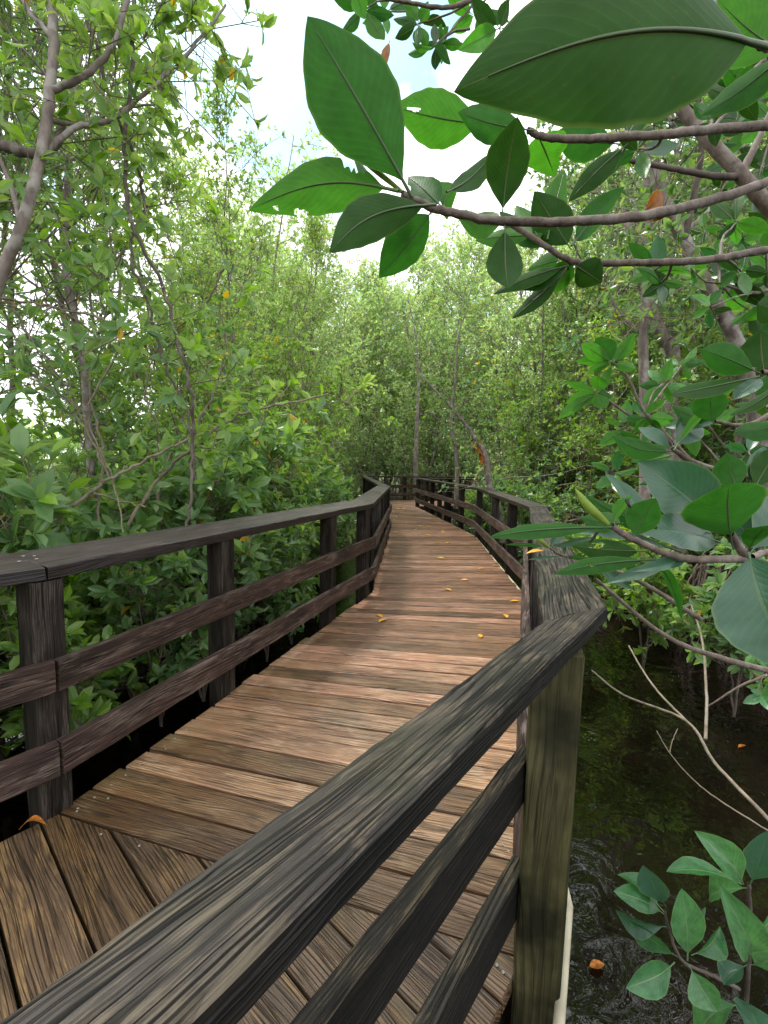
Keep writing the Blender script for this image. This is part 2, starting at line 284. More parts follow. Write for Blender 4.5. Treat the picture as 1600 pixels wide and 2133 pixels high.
# ------------------------------------------------------------------ boards
class Boards:
    def __init__(s): s.V = []; s.F = []; s.UVs = []; s.R = []; s.nv = 0
    def add(s, I0, I1, O0, O1, U, t, seg=None, ch=.004, wob=0., rnd=None, rough_ends=0.):
        """solid between the edge I0-I1 and the edge O0-O1, raised along U by t"""
        I0, I1, O0, O1, U = [np.asarray(x, float) for x in (I0, I1, O0, O1, U)]
        U = U / np.linalg.norm(U)
        L = np.linalg.norm(I1 - I0); w = np.linalg.norm(O0 - I0)
        w = abs(np.linalg.norm(np.cross(O0 - I0, (I1 - I0) / max(L, 1e-6))))
        n = seg or max(1, int(L / .25))
        c = min(ch, w * .3, t * .3); cs = c / w
        cr = [(cs, 0), (.5, 0), (1 - cs, 0), (1, c), (1, t - c), (1 - cs, t), (.75, t), (.5, t), (.25, t), (cs, t), (0, t - c), (0, c)]
        pv = [0]
        for j in range(len(cr)):
            a, b = cr[j], cr[(j + 1) % len(cr)]; pv.append(pv[-1] + math.hypot((a[0] - b[0]) * w, a[1] - b[1]))
        r = random.random() if rnd is None else rnd
        ou, ov = random.random() * 60, random.random() * 40
        ax = (I1 - I0) / max(L, 1e-6); S = (O0 - I0) / np.linalg.norm(O0 - I0)
        base = s.nv; K = len(cr)
        ph = [random.random() * 6.28 for _ in range(K)]
        for i in range(n + 1):
            a = i / n
            for j, (q, h) in enumerate(cr):
                p = (I0 * (1 - a) + I1 * a) * (1 - q) + (O0 * (1 - a) + O1 * a) * q + U * h
                if wob:
                    wv = wob * (math.sin(a * L * 9 + ph[j]) * .5 + math.sin(a * L * 31 + ph[(j * 5) % K] * 2) * .35 + random.uniform(-.5, .5))
                    p = p + U * wv * (.6 if h > t * .5 else .2) + S * wv * (1 if q > .9 else -1 if q < .1 else 0)
                if rough_ends and i in (0, n): p = p + ax * random.uniform(-rough_ends, rough_ends)
                s.V.append(p); s.R.append(r)
        s.nv += (n + 1) * K
        for i in range(n):
            for j in range(K):
                k = (j + 1) % K
                s.F.append((base + i * K + j, base + i * K + k, base + (i + 1) * K + k, base + (i + 1) * K + j))
                u0 = ou + L * i / n; u1 = ou + L * (i + 1) / n
                s.UVs += [(u0, ov + pv[j]), (u0, ov + pv[j + 1]), (u1, ov + pv[j + 1]), (u1, ov + pv[j])]
        for row, rev in ((0, True), (n, False)):
            f = [base + row * K + j for j in range(K)]; uvs = [(ou + cr[j][1] * .3 + 9, ov + cr[j][0] * w) for j in range(K)]
            if rev: f.reverse(); uvs.reverse()
            s.F.append(tuple(f)); s.UVs += uvs
    def bar(s, p0, p1, side, w, U, t, **k):
        """centre line bar: w along side, t along U"""
        p0, p1, side, U = [np.asarray(x, float) for x in (p0, p1, side, U)]
        side = side / np.linalg.norm(side); U = U / np.linalg.norm(U)
        o = -side * w / 2 - U * t / 2
        s.add(p0 + o, p1 + o, p0 + o + side * w, p1 + o + side * w, U, t, **k)
    def poly(s, pts, z0, z1, ax, rnd=None):
        """flat cut plank from a plan polygon, grain along ax"""
        ax = np.array(ax) / np.linalg.norm(ax); ay = np.array([-ax[1], ax[0]])
        base = s.nv; n = len(pts); r = random.random() if rnd is None else rnd
        ou, ov = random.random() * 60, random.random() * 40
        uvp = [(ou + np.dot(p, ax), ov + np.dot(p, ay)) for p in pts]
        for z in (z0, z1 - .003): 
            for p in pts: s.V.append((p[0], p[1], z)); s.R.append(r)
        cen = np.mean(pts, axis=0)
        for p in pts:
            d = cen - p; q = p + d / np.linalg.norm(d) * .004
            s.V.append((q[0], q[1], z1)); s.R.append(r)
        s.nv += 3 * n
        s.F.append(tuple(base + 2 * n + i for i in range(n))); s.UVs += uvp
        s.F.append(tuple(base + i for i in reversed(range(n)))); s.UVs += uvp[::-1]
        for a in (0, 1):
            for i in range(n):
                k = (i + 1) % n
                s.F.append((base + a * n + i, base + a * n + k, base + (a + 1) * n + k, base + (a + 1) * n + i))
                s.UVs += [uvp[i], uvp[k], (uvp[k][0], uvp[k][1] + .03), (uvp[i][0], uvp[i][1] + .03)]
    def build(s, name, mat, parent=None):
        me = bpy.data.meshes.new(name); me.from_pydata([tuple(v) for v in s.V], [], s.F)
        l = me.uv_layers.new(name='UVMap'); l.data.foreach_set('uv', np.array(s.UVs, dtype=np.float32).ravel())
        a = me.attributes.new('rnd', 'FLOAT', 'POINT'); a.data.foreach_set('value', np.array(s.R, dtype=np.float32))
        me.update(); return link(name, me, mat, parent)

def v3(p, z): return np.array([p[0], p[1], z], float)
def nrm(v): v = np.asarray(v, float); return v / np.linalg.norm(v)
def offset(poly, d):
    """mitred offset of an open plan polyline; d > 0 to the right of travel"""
    out = []; P = [np.array(p, float) for p in poly]
    for i, p in enumerate(P):
        ds = []
        if i > 0: ds.append(nrm(P[i] - P[i - 1]))
        if i < len(P) - 1: ds.append(nrm(P[i + 1] - P[i]))
        ns = [np.array([q[1], -q[0]]) for q in ds]
        if len(ns) == 1: out.append(p + ns[0] * d)
        else:
            b = nrm(ns[0] + ns[1]); out.append(p + b * d / max(.3, b @ ns[0]))
    return out

Lp = [(-1.085 - .62 * 1.9, 1.475 - .785 * 1.9), (-1.085, 1.475), (-.10, 4.30), (.10, 7.95), (-.62, 15.7), (4.6, 18.3), (9.0, 19.4)]
Rp = [(.365 - .61 * 1.9, 1.035 - .79 * 1.9), (.365, 1.035), (1.345, 4.30), (1.61, 8.2), (.95, 13.95), (5.2, 16.3), (9.4, 17.4)]
Lp = [np.array(p) for p in Lp]; Rp = [np.array(p) for p in Rp]

# decking
walk = empty('boardwalk', (0, 3, 0), 0, 'wet brown plank boardwalk deck curving away through the mangroves', 'boardwalk')
walk.location = (0, 0, 0)
SCR = []
def deck_section(a, b, c, d, pitchw, name, mat, far=False):
    B = Boards(); n = max(1, round((np.linalg.norm(b - a) + np.linalg.norm(d - c)) / 2 / pitchw)); gap = .0075
    la, lc = np.linalg.norm(b - a), np.linalg.norm(d - c)
    for i in range(n):
        t0, t1 = i / n, (i + 1) / n
        g0, g1 = gap / la * random.uniform(.5, 1.5), gap / lc * random.uniform(.5, 1.5)
        l0 = a + (b - a) * (t0 + g0); l1 = a + (b - a) * (t1 - g0); r0 = c + (d - c) * (t0 + g1); r1 = c + (d - c) * (t1 - g1)
        ax = nrm(r0 - l0); e0, e1 = random.uniform(-.008, .014), random.uniform(-.008, .014)
        z = random.uniform(-.0025, .0025); z2 = z + random.uniform(-.002, .002)
        if name == 'decking' and b[1] < 3 or (l0[1] > 1 and l0[1] < 3.4 and i < 8):
            for q_, s_ in ((l0 + ax * .045, 1), (r0 - ax * .05, -1)):
                for f_ in (.25, .75):
                    if len(SCR) < 84: SCR.append(v3(q_ + (l1 - l0) * f_ + ax * random.uniform(-.006, .006), z + .0006))
        B.add(v3(l0 - ax * e0, z - .036), v3(r0 + ax * e1, z2 - .036), v3(l1 - ax * e0, z - .036), v3(r1 + ax * e1, z2 - .036), (0, 0, 1), .036, seg=3 if not far else 1, ch=.004)
    return B.build(name, mat, walk)
# near part of the first straight is tanner, further on it reddens
def lerp(a, b, t): return a + (b - a) * t
deck_section(Lp[1], lerp(Lp[1], Lp[2], .30), Rp[1], lerp(Rp[1], Rp[2], .30), .132, 'decking', M['deck'])
deck_section(lerp(Lp[1], Lp[2], .30), Lp[2], lerp(Rp[1], Rp[2], .30), Rp[2], .132, 'decking', M['deck'])
deck_section(Lp[2], Lp[3], Rp[2], Rp[3], .132, 'decking', M['deck'])
deck_section(Lp[3], Lp[4], Rp[3], Rp[4], .132, 'decking', M['deck'], True)
deck_section(Lp[4], Lp[5], Rp[4], Rp[5], .15, 'decking', M['deck'], True)
deck_section(Lp[5], Lp[6], Rp[5], Rp[6], .15, 'decking', M['deck'], True)
def clip(poly, p, n):
    out = []
    for i in range(len(poly)):
        a, b = poly[i], poly[(i + 1) % len(poly)]; da, db = (a - p) @ n, (b - p) @ n
        if da >= 0: out.append(a)
        if da * db < 0: out.append(a + (b - a) * (da / (da - db)))
    return out
B = Boards(); B2 = Boards()
pd = nrm((.73, -.68)); pn = np.array([.68, .73]); ref = np.array([-1.062, 1.379])
seam = nrm(Rp[1] - Lp[1]); sn = np.array([seam[1], -seam[0]])            # towards the near side
ln = nrm(Lp[1] - Lp[0]); rn = nrm(Rp[1] - Rp[0])
for i in range(-22, 8):
    o = ref + pn * (i * .15)
    q = [o - pd * 3 + pn * .0045, o + pd * 4 + pn * .0045, o + pd * 4 + pn * .1455, o - pd * 3 + pn * .1455]
    q = clip(q, Lp[1] + sn * .004, sn); 
    if q: q = clip(q, Lp[0], np.array([ln[1], -ln[0]]))
    if q: q = clip(q, Rp[0], np.array([-rn[1], rn[0]]))
    if q: q = clip(q, Lp[0], nrm(Lp[1] - Lp[0]))
    if len(q) > 2:
        z = random.uniform(-.002, .002); (B if i >= -2 else B2).poly(q, z - .036, z, pd)
B.build('decking', M['deck_dark'], walk)
B2.build('decking', M['deck_near'], walk)
# stringers under both edges
for poly, sgn in ((Lp, 1), (Rp, -1)):
    B = Boards(); q0 = offset(poly, .03 * sgn); q1 = offset(poly, .07 * sgn)
    for i in range(len(poly) - 1): B.add(v3(q0[i], -.24), v3(q0[i + 1], -.24), v3(q1[i], -.24), v3(q1[i + 1], -.24), (0, 0, 1), .197)
    B.build('stringer', M['joist'], walk)

# railings
ZT = .852
def railing(name, label, path, sgn, capw, tilt, posts, mats, post_sz=.098, corner=None):
    """sgn: side of travel on which the outside lies; posts = distances given as list of (segment, t)"""
    root = empty(name, (0, 0, 0), 0, label, 'railing')
    n = len(path)
    i0 = offset(path, 0); brd = offset(path, -.034 * sgn)
    for i in range(n - 1):
        w0, w1 = capw[i]
        o = offset(path, (w0) * sgn)
        if corner is not None and i == 0: o[1] = corner
        if corner is not None and i == 1: o[1] = corner
        ax = nrm(path[i + 1] - path[i]); g = ax * .002
        near = mats[i] == 'near'
        B = Boards()
        B.add(v3(i0[i] + g, ZT - .045), v3(i0[i + 1] - g, ZT - .045), v3(o[i] + g, ZT - .045 + tilt[i]), v3(o[i + 1] - g, ZT - .045 + tilt[i]), (0, 0, 1), .045,
              seg=110 if near else 40, ch=.005 if near else .004, wob=.0016 if near else .0016, rough_ends=.003)
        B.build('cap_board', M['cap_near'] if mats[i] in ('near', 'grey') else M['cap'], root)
        for (zc, hh) in ((.49, .105), (.205, .115)):
            B = Boards()
            p0, p1 = path[i], path[i + 1]
            B.add(v3(i0[i], zc - hh / 2), v3(i0[i + 1], zc - hh / 2), v3(i0[i], zc + hh / 2), v3(i0[i + 1], zc + hh / 2),
                  v3(brd[i] - i0[i], 0) if 0 else v3(np.array([-ax[1], ax[0]]) * sgn, 0), .034, seg=30, ch=.003, wob=.0022)
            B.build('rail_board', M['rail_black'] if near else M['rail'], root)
    for (i, t, mt) in posts:
        p = lerp(path[i], path[i + 1], t); ax = nrm(path[i + 1] - path[i]); out = np.array([ax[1], -ax[0]]) * sgn
        s_ = post_sz if mt != 'post_green' else .104
        if t == 0: # corner post stands on the bisector
            ax0 = nrm(path[i] - path[i - 1]) if i else ax; ax = nrm(ax + ax0); out = np.array([ax[1], -ax[0]]) * sgn
            if mt == 'post_green': ax = nrm((.27, .96)); out = np.array([ax[1], -ax[0]]) * sgn; p = p + np.array([-.034, -.004])
        c = p + out * (s_ / 2 + .003)
        j = random.uniform(-.006, .006) if mt != 'post_green' else .012
        B = Boards(); B.bar(v3(c, -1.15), v3(c + out * j, ZT - .0475), v3(ax, 0), s_, v3(out, 0), s_, seg=24, ch=.005, wob=.0013)
        B.build('post', M[mt], root)
    return root
left = railing('left_railing' if 0 else 'wooden_railing', 'purple-brown wooden railing along the far-left edge of the deck, with wide dark cap', Lp, -1,
               [(.26, .26)] * 2 + [(.22, .22)] + [(.16, .16)] * 3, [.018, .014, .01, .0, .0, .0],
               [(0, .45, 'post'), (1, 0, 'post'), (1, .305, 'post'), (1, .72, 'post'), (1, .965, 'post'), (2, .30, 'post'), (2, .52, 'post'), (2, .75, 'post'), (2, .98, 'post'),
                (3, .13, 'post'), (3, .30, 'post'), (3, .46, 'post'), (3, .62, 'post'), (3, .8, 'post'), (4, 0, 'post')] +
               [(4, t, 'post') for t in (.13, .26, .39, .52, .66, .82)] + [(5, 0, 'post'), (5, .4, 'post')], ['cap'] * 6)
rightr = railing('wooden_railing', 'weathered right-hand railing, its thick grey cap crossing the foreground to a green-stained corner post', Rp, 1,
                [(.100, .100), (.155, .155), (.19, .19), (.16, .16), (.15, .15), (.15, .15)], [.0, .0, .004, 0, 0, 0],
                [(1, 0, 'post_green'), (1, .36, 'post'), (1, .75, 'post'), (2, 0, 'post'), (2, .25, 'post'), (2, .56, 'post'), (2, .97, 'post'), (3, .18, 'post'), (3, .39, 'post'), (3, .51, 'post'),
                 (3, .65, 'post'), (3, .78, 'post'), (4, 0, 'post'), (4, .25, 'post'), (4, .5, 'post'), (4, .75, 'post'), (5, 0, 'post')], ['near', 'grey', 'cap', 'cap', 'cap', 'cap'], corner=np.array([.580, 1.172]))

# screws and nails
def disc_mesh(name, r, t=.001, n=10):
    V = [(r * math.cos(a), r * math.sin(a), 0) for a in np.linspace(0, 2 * PI, n, endpoint=False)] + [(r * .8 * math.cos(a), r * .8 * math.sin(a), t) for a in np.linspace(0, 2 * PI, n, endpoint=False)] + [(0, 0, t * .4)]
    tr = [(n + i, n + (i + 1) % n, 2 * n) for i in range(n)]; q = [(i, (i + 1) % n, n + (i + 1) % n, n + i) for i in range(n)]
    return mesh_np(name, V, q, tr, smooth=False)
sm = disc_mesh('screw', .0042, .0012)
for (x, y) in [(210, 1738), (290, 1762), (1035, 2010), (1048, 2025), (225, 1663), (160, 1690), (395, 1525), (300, 1590), (1072, 1733), (1047, 1759), (640, 1350), (470, 1475), (345, 1560), (1065, 1560)]:
    o = link('screw', sm, M['screw'], walk); p = onz(x, y, .0025); o.location = p
for p in SCR:
    o = link('screw', sm, M['screw'], walk); o.location = p
nm = disc_mesh('nail', .0062, .001)
for (x, y) in [(34, 1153), (48, 1158), (66, 1153), (71, 1158), (76, 1164), (40, 1169)]:
    o = link('nail', nm, M['screw'], left); p = onz(x, y, ZT + .010); o.location = (p[0], p[1], p[2]); o.rotation_euler = (0, 0, 0)

# ------------------------------------------------------------------ tubes
def tube_arrays(paths, sides=7):
    V = []; Q = []; nv = 0
    for pts, rad in paths:
        pts = np.asarray(pts, float); n = len(pts); rad = np.broadcast_to(np.asarray(rad, float), (n,))
        T = np.gradient(pts, axis=0); T /= np.linalg.norm(T, axis=1)[:, None] + 1e-9
        ref = np.array([0, 0, 1.0]) if abs(T[0][2]) < .9 else np.array([1.0, 0, 0])
        A = np.cross(T, ref); A /= np.linalg.norm(A, axis=1)[:, None] + 1e-9
        for i in range(1, n):
            if A[i] @ A[i - 1] < 0: A[i] = -A[i]
        Bv = np.cross(T, A)
        an = np.linspace(0, 2 * PI, sides, endpoint=False)
        ring = pts[:, None, :] + rad[:, None, None] * (np.cos(an)[None, :, None] * A[:, None, :] + np.sin(an)[None, :, None] * Bv[:, None, :])
        V.append(ring.reshape(-1, 3))
        i = np.arange(n - 1)[:, None] * sides; j = np.arange(sides)[None, :]; k = (j + 1) % sides
        Q.append((np.stack([i + j, i + k, i + sides + k, i + sides + j], -1) + nv).reshape(-1, 4)); nv += n * sides
    return np.concatenate(V), np.concatenate(Q)
def tubes(name, paths, mat, parent=None, sides=7):
    V, Q = tube_arrays(paths, sides); return link(name, mesh_np(name, V, Q, smooth=True), mat, parent)
def smooth_path(pts, n=8, jitter=0., rng=RNG):
    pts = np.asarray(pts, float); m_ = len(pts); out = []
    P = np.vstack([2 * pts[0] - pts[1], pts, 2 * pts[-1] - pts[-2]])
    for i in range(1, m_):
        p0, p1, p2, p3 = P[i - 1], P[i], P[i + 1], P[i + 2]
        for t in np.linspace(0, 1, n, endpoint=False):
            out.append(.5 * ((2 * p1) + (-p0 + p2) * t + (2 * p0 - 5 * p1 + 4 * p2 - p3) * t * t + (-p0 + 3 * p1 - 3 * p2 + p3) * t ** 3))
    out.append(pts[-1]); out = np.array(out)
    if jitter: out[1:-1] += rng.normal(0, jitter, out[1:-1].shape)
    return out

# pipe
pp = offset(Rp, .095)
path = [v3(pp[0] + (0, 0), -.02), v3(pp[1] + np.array([.035, -.03]), -.02), v3(pp[1] + np.array([.055, .05]), -.02)] + [v3(p, -.02) for p in offset(Rp, .012)[2:5]]
pA, pB = onz(1163, 2150, -.02), onz(1181, 1930, -.02)
path = [pA - (pB - pA) * 4, pB + (pB - pA) * .25, v3(lerp(offset(Rp, .02)[1], offset(Rp, .02)[2], .3), -.022)] + [v3(p, -.022) for p in offset(Rp, .018)[2:5]]
pth = [];
for i in range(len(path) - 1):
    for t in np.linspace(0, 1, 12, endpoint=False): pth.append(lerp(path[i], path[i + 1], t))
pth.append(path[-1])
tag(tubes('water_pipe', [(pth, .0125)], M['pipe'], None, 12), 'cream plastic pipe running along the outside of the right deck edge', 'pipe')

# ------------------------------------------------------------------ leaves in bulk
def leaf_arrays(P, D, Nn, L, W, rnd, fold=.18, droop=.12):
    """P base, D direction, Nn approximate upper normal; returns V,Q (each leaf: two folded halves, three quads long)"""
    D = D / (np.linalg.norm(D, axis=1)[:, None] + 1e-9)
    S = np.cross(D, Nn); S /= (np.linalg.norm(S, axis=1)[:, None] + 1e-9); U = np.cross(S, D)
    n = len(P); L = L[:, None]; W = W[:, None]
    def pt(t, s, h): return P + D * L * t + S * W * .5 * s + U * L * h
    vs = [pt(0, 0, 0), pt(.32, -.82, fold * .5), pt(.34, 0, .0), pt(.32, .82, fold * .5), pt(.7, -.86, fold * .5 - droop * .35), pt(.7, 0, -droop * .35), pt(.7, .86, fold * .5 - droop * .35), pt(1, 0, -droop)]
    V = np.stack(vs, 1).reshape(-1, 3); b = (np.arange(n) * 8)[:, None]
    Q = np.concatenate([b + np.array([[2, 5, 4, 1]]), b + np.array([[2, 3, 6, 5]])]); T = np.concatenate([b + np.array([[0, 2, 1]]), b + np.array([[0, 3, 2]]), b + np.array([[4, 5, 7]]), b + np.array([[5, 6, 7]])])
    return V, Q, T, np.repeat(rnd, 8)
def leaves_mesh(name, P, D, Nn, L, W, rng):
    V, Q, T, R = leaf_arrays(P, D, Nn, L, W, rng.random(len(P)))
    return mesh_np(name, V, Q, T, attrs={'rnd': R})
def rosettes(tips, dirs, rng, k=7, ll=.09, spread=(.5, 1.35)):
    """whorls of leaves around twig tips"""
    n = len(tips); P = []; D = []; Nn = []
    for _ in range(k):
        az = rng.random(n) * 2 * PI; el = rng.uniform(spread[0], spread[1], n)
        d = dirs / (np.linalg.norm(dirs, axis=1)[:, None] + 1e-9)
        ref = np.where(np.abs(d[:, 2:3]) < .9, np.array([[0, 0, 1.]]), np.array([[1., 0, 0]]))
        a = np.cross(d, ref); a /= np.linalg.norm(a, axis=1)[:, None]; b = np.cross(d, a)
        r = a * np.cos(az)[:, None] + b * np.sin(az)[:, None]
        D.append(d * np.cos(el)[:, None] + r * np.sin(el)[:, None]); Nn.append(d * np.sin(el)[:, None] - r * np.cos(el)[:, None] + np.array([0, 0, .35]))
        P.append(tips - d * rng.random(n)[:, None] * .03)
    P = np.concatenate(P); D = np.concatenate(D); Nn = np.concatenate(Nn); Nn += rng.normal(0, .25, Nn.shape)
    keep = rng.random(len(P)) < .9; P, D, Nn = P[keep], D[keep], Nn[keep]
    L = ll * rng.uniform(.6, 1.15, len(P)); W = L * rng.uniform(.36, .5, len(P))
    return P, D, Nn, L, W

def unit(v): return v / (np.linalg.norm(v) + 1e-9)
def grow(seed, H=9., lo=.8, spread=1.9, nl=22, r0=.07, ll=.085, lean=.4, sub=6, twigs=4, k=7, stems=1, wild=.35, top=1.0):
    """a mangrove: returns trunk paths, branch paths, twig segments, tips and directions (local, base at z=0)"""
    rng = np.random.default_rng(seed); trunk = []; limbs = []; tw = []; tips = []; dirs = []
    for s in range(stems):
        ang = rng.random() * 6.28; ln = lean * rng.uniform(.4, 1.2) * (1 if stems == 1 else 1.4)
        n = 16; zs = np.linspace(0, H * (1 if s == 0 else rng.uniform(.6, .95)), n); hh = zs / H
        ws_ = .07 * min(1., (H / 8.) ** 1.3); wx = np.cumsum(rng.normal(0, ws_, n)); wy = np.cumsum(rng.normal(0, ws_, n)); wx -= wx[0]; wy -= wy[0]
        P = np.stack([math.cos(ang) * ln * hh ** 1.2 * 2 + wx, math.sin(ang) * ln * hh ** 1.2 * 2 + wy, zs], 1)
        trunk.append((smooth_path(P, 2), np.interp(np.linspace(0, 1, 2 * (n - 1) + 1), [0, .1, 1], [r0 * 1.25, r0, r0 * .16])))
        for i in range(nl // stems):
            t = rng.uniform(lo / H, .99); c = np.array([np.interp(t, hh / hh[-1], P[:, q]) for q in range(3)])
            az = rng.random() * 6.28; prof = math.sin(min(1, max(.25, (1.05 - t) * 1.8)) * PI / 2)
            ll_ = spread * prof * rng.uniform(.55, 1.15); up = rng.uniform(.15, .95)
            d = unit(np.array([math.cos(az), math.sin(az), up])); m_ = 6; q = [c]; dd = d.copy()
            for _ in range(m_):
                dd = unit(dd + rng.normal(0, wild * .5, 3) + np.array([0, 0, .10])); q.append(q[-1] + dd * ll_ / m_)
            q = np.array(q); rr = r0 * .36 * (1 - .6 * t)
            limbs.append((q, np.linspace(rr, rr * .3, len(q))))
            for j in range(sub):
                f = rng.uniform(.15, 1); c2 = np.array([np.interp(f * m_, range(m_ + 1), q[:, e]) for e in range(3)])
                d2 = unit(dd * .5 + rng.normal(0, .75, 3) + np.array([0, 0, .35])); l2 = rng.uniform(.25, .7) * spread * .5
                mid = c2 + d2 * l2 * .5 + rng.normal(0, .04, 3); e2 = c2 + d2 * l2 + np.array([0, 0, .04])
                tw.append((c2, mid, .006, .0045)); tw.append((mid, e2, .0045, .0035)); tips.append(e2); dirs.append(unit(e2 - mid) + np.array([0, 0, .25]))
                for _ in range(twigs):
                    f3 = rng.random(); c3 = c2 + (e2 - c2) * f3; d3 = unit(d2 * .6 + rng.normal(0, .8, 3) + np.array([0, 0, .3])); l3 = rng.uniform(.08, .32)
                    e3 = c3 + d3 * l3; tw.append((c3, e3, .0035, .0025)); tips.append(e3); dirs.append(d3 + np.array([0, 0, .2]))
    return rng, trunk, limbs, tw, np.array(tips), np.array(dirs)
def twig_arrays(tw):
    A = np.array([t[0] for t in tw]); Bp = np.array([t[1] for t in tw]); ra = np.array([t[2] for t in tw]); rb = np.array([t[3] for t in tw])
    d = Bp - A; d /= np.linalg.norm(d, axis=1)[:, None] + 1e-9
    ref = np.where(np.abs(d[:, 2:3]) < .9, np.array([[0, 0, 1.]]), np.array([[1., 0, 0]])); a = np.cross(d, ref); a /= np.linalg.norm(a, axis=1)[:, None]; b = np.cross(d, a)
    V = []
    for P, r in ((A, ra), (Bp, rb)):
        for an in (0, 2.094, 4.189): V.append(P + r[:, None] * (a * math.cos(an) + b * math.sin(an)))
    V = np.stack(V, 1).reshape(-1, 3); o = (np.arange(len(tw)) * 6)[:, None]
    Q = np.concatenate([o + np.array([[0, 1, 4, 3]]), o + np.array([[1, 2, 5, 4]]), o + np.array([[2, 0, 3, 5]])])
    return V, Q
def roots_paths(rng, n, h=(.5, 2.2), rad=(.5, 1.7), depth=.35, aerial=0):
    out = []
    for _ in range(n):
        az = rng.random() * 6.28; z0 = rng.uniform(*h); R = rng.uniform(*rad) * (.5 + z0 / 3); c, s = math.cos(az), math.sin(az)
        pts = []
        m_ = 9
        for i in range(m_):
            t = i / (m_ - 1); r = R * math.sin(t * PI / 2) ** .8; z = z0 * (1 - t ** 2.2) + .15 * math.sin(t * PI) - depth * t ** 4
            pts.append((c * r + rng.normal(0, .02), s * r + rng.normal(0, .02), z))
        rr = rng.uniform(.008, .02); out.append((np.array(pts), np.linspace(rr * 1.2, rr, m_)))
        if rng.random() < .6:
            k = rng.integers(3, 6); p = np.array(pts[k]); az2 = az + rng.normal(0, .8); R2 = rng.uniform(.15, .6)
            q = [p + np.array([math.cos(az2) * R2 * t, math.sin(az2) * R2 * t, -(p[2] + depth) * t ** 1.6]) for t in np.linspace(0, 1, 6)]
            out.append((np.array(q), rr * .8))
    for _ in range(aerial):
        az = rng.random() * 6.28; R = rng.uniform(.3, 1.6); z1 = rng.uniform(1.5, 4.5); x, y = math.cos(az) * R, math.sin(az) * R
        out.append((np.array([(x + rng.normal(0, .015), y + rng.normal(0, .015), z) for z in np.linspace(z1, rng.uniform(-.3, .6), 7)]), rng.uniform(.004, .008)))
    return out
def make_tree(seed, name, label, group, leafm, barkm, roots=0, aerial=0, k=7, ll=.085, cat='tree', rh=(.5, 2.6), **kw):
    rng, trunk, limbs, tw, tips, dirs = grow(seed, k=k, ll=ll, **kw)
    e = empty(name, (0, 0, 0), 0, label, cat, group); kids = []
    kids.append(tubes('trunk', trunk, barkm, e, 9))
    kids.append(tubes('branches', limbs, barkm, e, 5))
    V, Q = twig_arrays(tw); kids.append(link('twigs', mesh_np('twigs', V, Q, smooth=True), M['twig'], e))
    kids.append(link('crown', leaves_mesh('crown', *rosettes(tips, dirs, rng, k, ll), rng), leafm, e))
    if roots: kids.append(tubes('prop_roots', roots_paths(rng, roots, h=rh, aerial=aerial), M['root'], e, 5))
    return e, kids
def dense_ok(): return True


GZ = -.62
# prototypes
protoB = [make_tree(500 + i, 'mangrove_tree', '-', 'x', M['leaf_far_hazed'], M['bark'], H=[9.5, 10.5, 8.8][i], lo=.6, spread=[2.6, 2.8, 2.5][i], nl=[46, 48, 44][i], r0=.06, ll=.12, sub=8, twigs=4, k=6, stems=[1, 2, 2][i], roots=12) for i in range(3)]
G_L = 'mangrove trees between the boardwalk and the open water on the left'
G_R = 'mangrove trees standing on prop roots to the right of the boardwalk'
G_B = 'mangrove trees behind the bend of the boardwalk'
protoL = [make_tree(100 + i, 'mangrove_tree', '-', G_L, M[['leaf_b', 'leaf_a', 'leaf_b'][i]], M['bark'], H=[9.5, 8.6, 10.2][i], lo=.5, spread=[2.2, 2.0, 2.4][i], nl=[30, 32, 32][i], r0=.045, ll=.10, sub=7, twigs=5, k=6, stems=[2, 1, 2][i], roots=8, rh=(.2, .9)) for i in range(3)]
protoR = [make_tree(200 + i, 'mangrove_tree', '-', G_R, M[['leaf_a', 'leaf_c', 'leaf_a'][i]], M['bark'], H=[9., 10., 8.][i], lo=1.2, spread=[2.4, 2.6, 2.3][i], nl=[36, 38, 34][i], r0=[.05, .07, .045][i], ll=.105, sub=8, twigs=5, k=6, stems=[1, 1, 2][i], roots=64, aerial=22, rh=(.3, 1.7)) for i in range(3)]
protoS = [make_tree(300 + i, 'young_mangrove', '-', 'young mangroves in the undergrowth', M[['leaf_a', 'leaf_b', 'leaf_a'][i]], M['bark_dark'], H=[1.6, 1.3, 1.9][i], lo=.3, spread=[.55, .5, .6][i], nl=[24, 22, 26][i], r0=.011, ll=.14, sub=3, twigs=2, k=7, stems=[3, 3, 4][i], lean=.22, roots=0, cat='young tree') for i in range(3)]

protoM = [make_tree(400 + i, 'mangrove_bush', '-', 'mangrove bushes filling the middle height', M[['leaf_b', 'leaf_a', 'leaf_b'][i]], M['bark_dark'], H=[3.6, 3.0, 4.2][i], lo=.3, spread=[1.5, 1.4, 1.7][i], nl=[36, 32, 40][i], r0=.022, ll=.12, sub=6, twigs=4, k=6, stems=[4, 3, 4][i], lean=.5, roots=12, rh=(.3, .8), cat='bush') for i in range(3)]
used = set()
def top_limit(x, y):   # the opening of sky over the walk: trees beside it stay lower
    a = math.degrees(math.atan2(x, y)); d_ = math.hypot(x, y); w_ = math.degrees(math.atan(1.4 / d_)); L_ = a + (w_ if a < 1 else -w_)
    if L_ > 1: L_ = max(L_, 1)
    el = np.interp(L_, [-30, -16, -11, -6, 3, 5, 9, 14, 19, 32, 38], [80, 50, 37, 24, 24, 26, 36, 46, 37, 37, 65])
    return d_ * math.tan(math.radians(el)) + 1.8
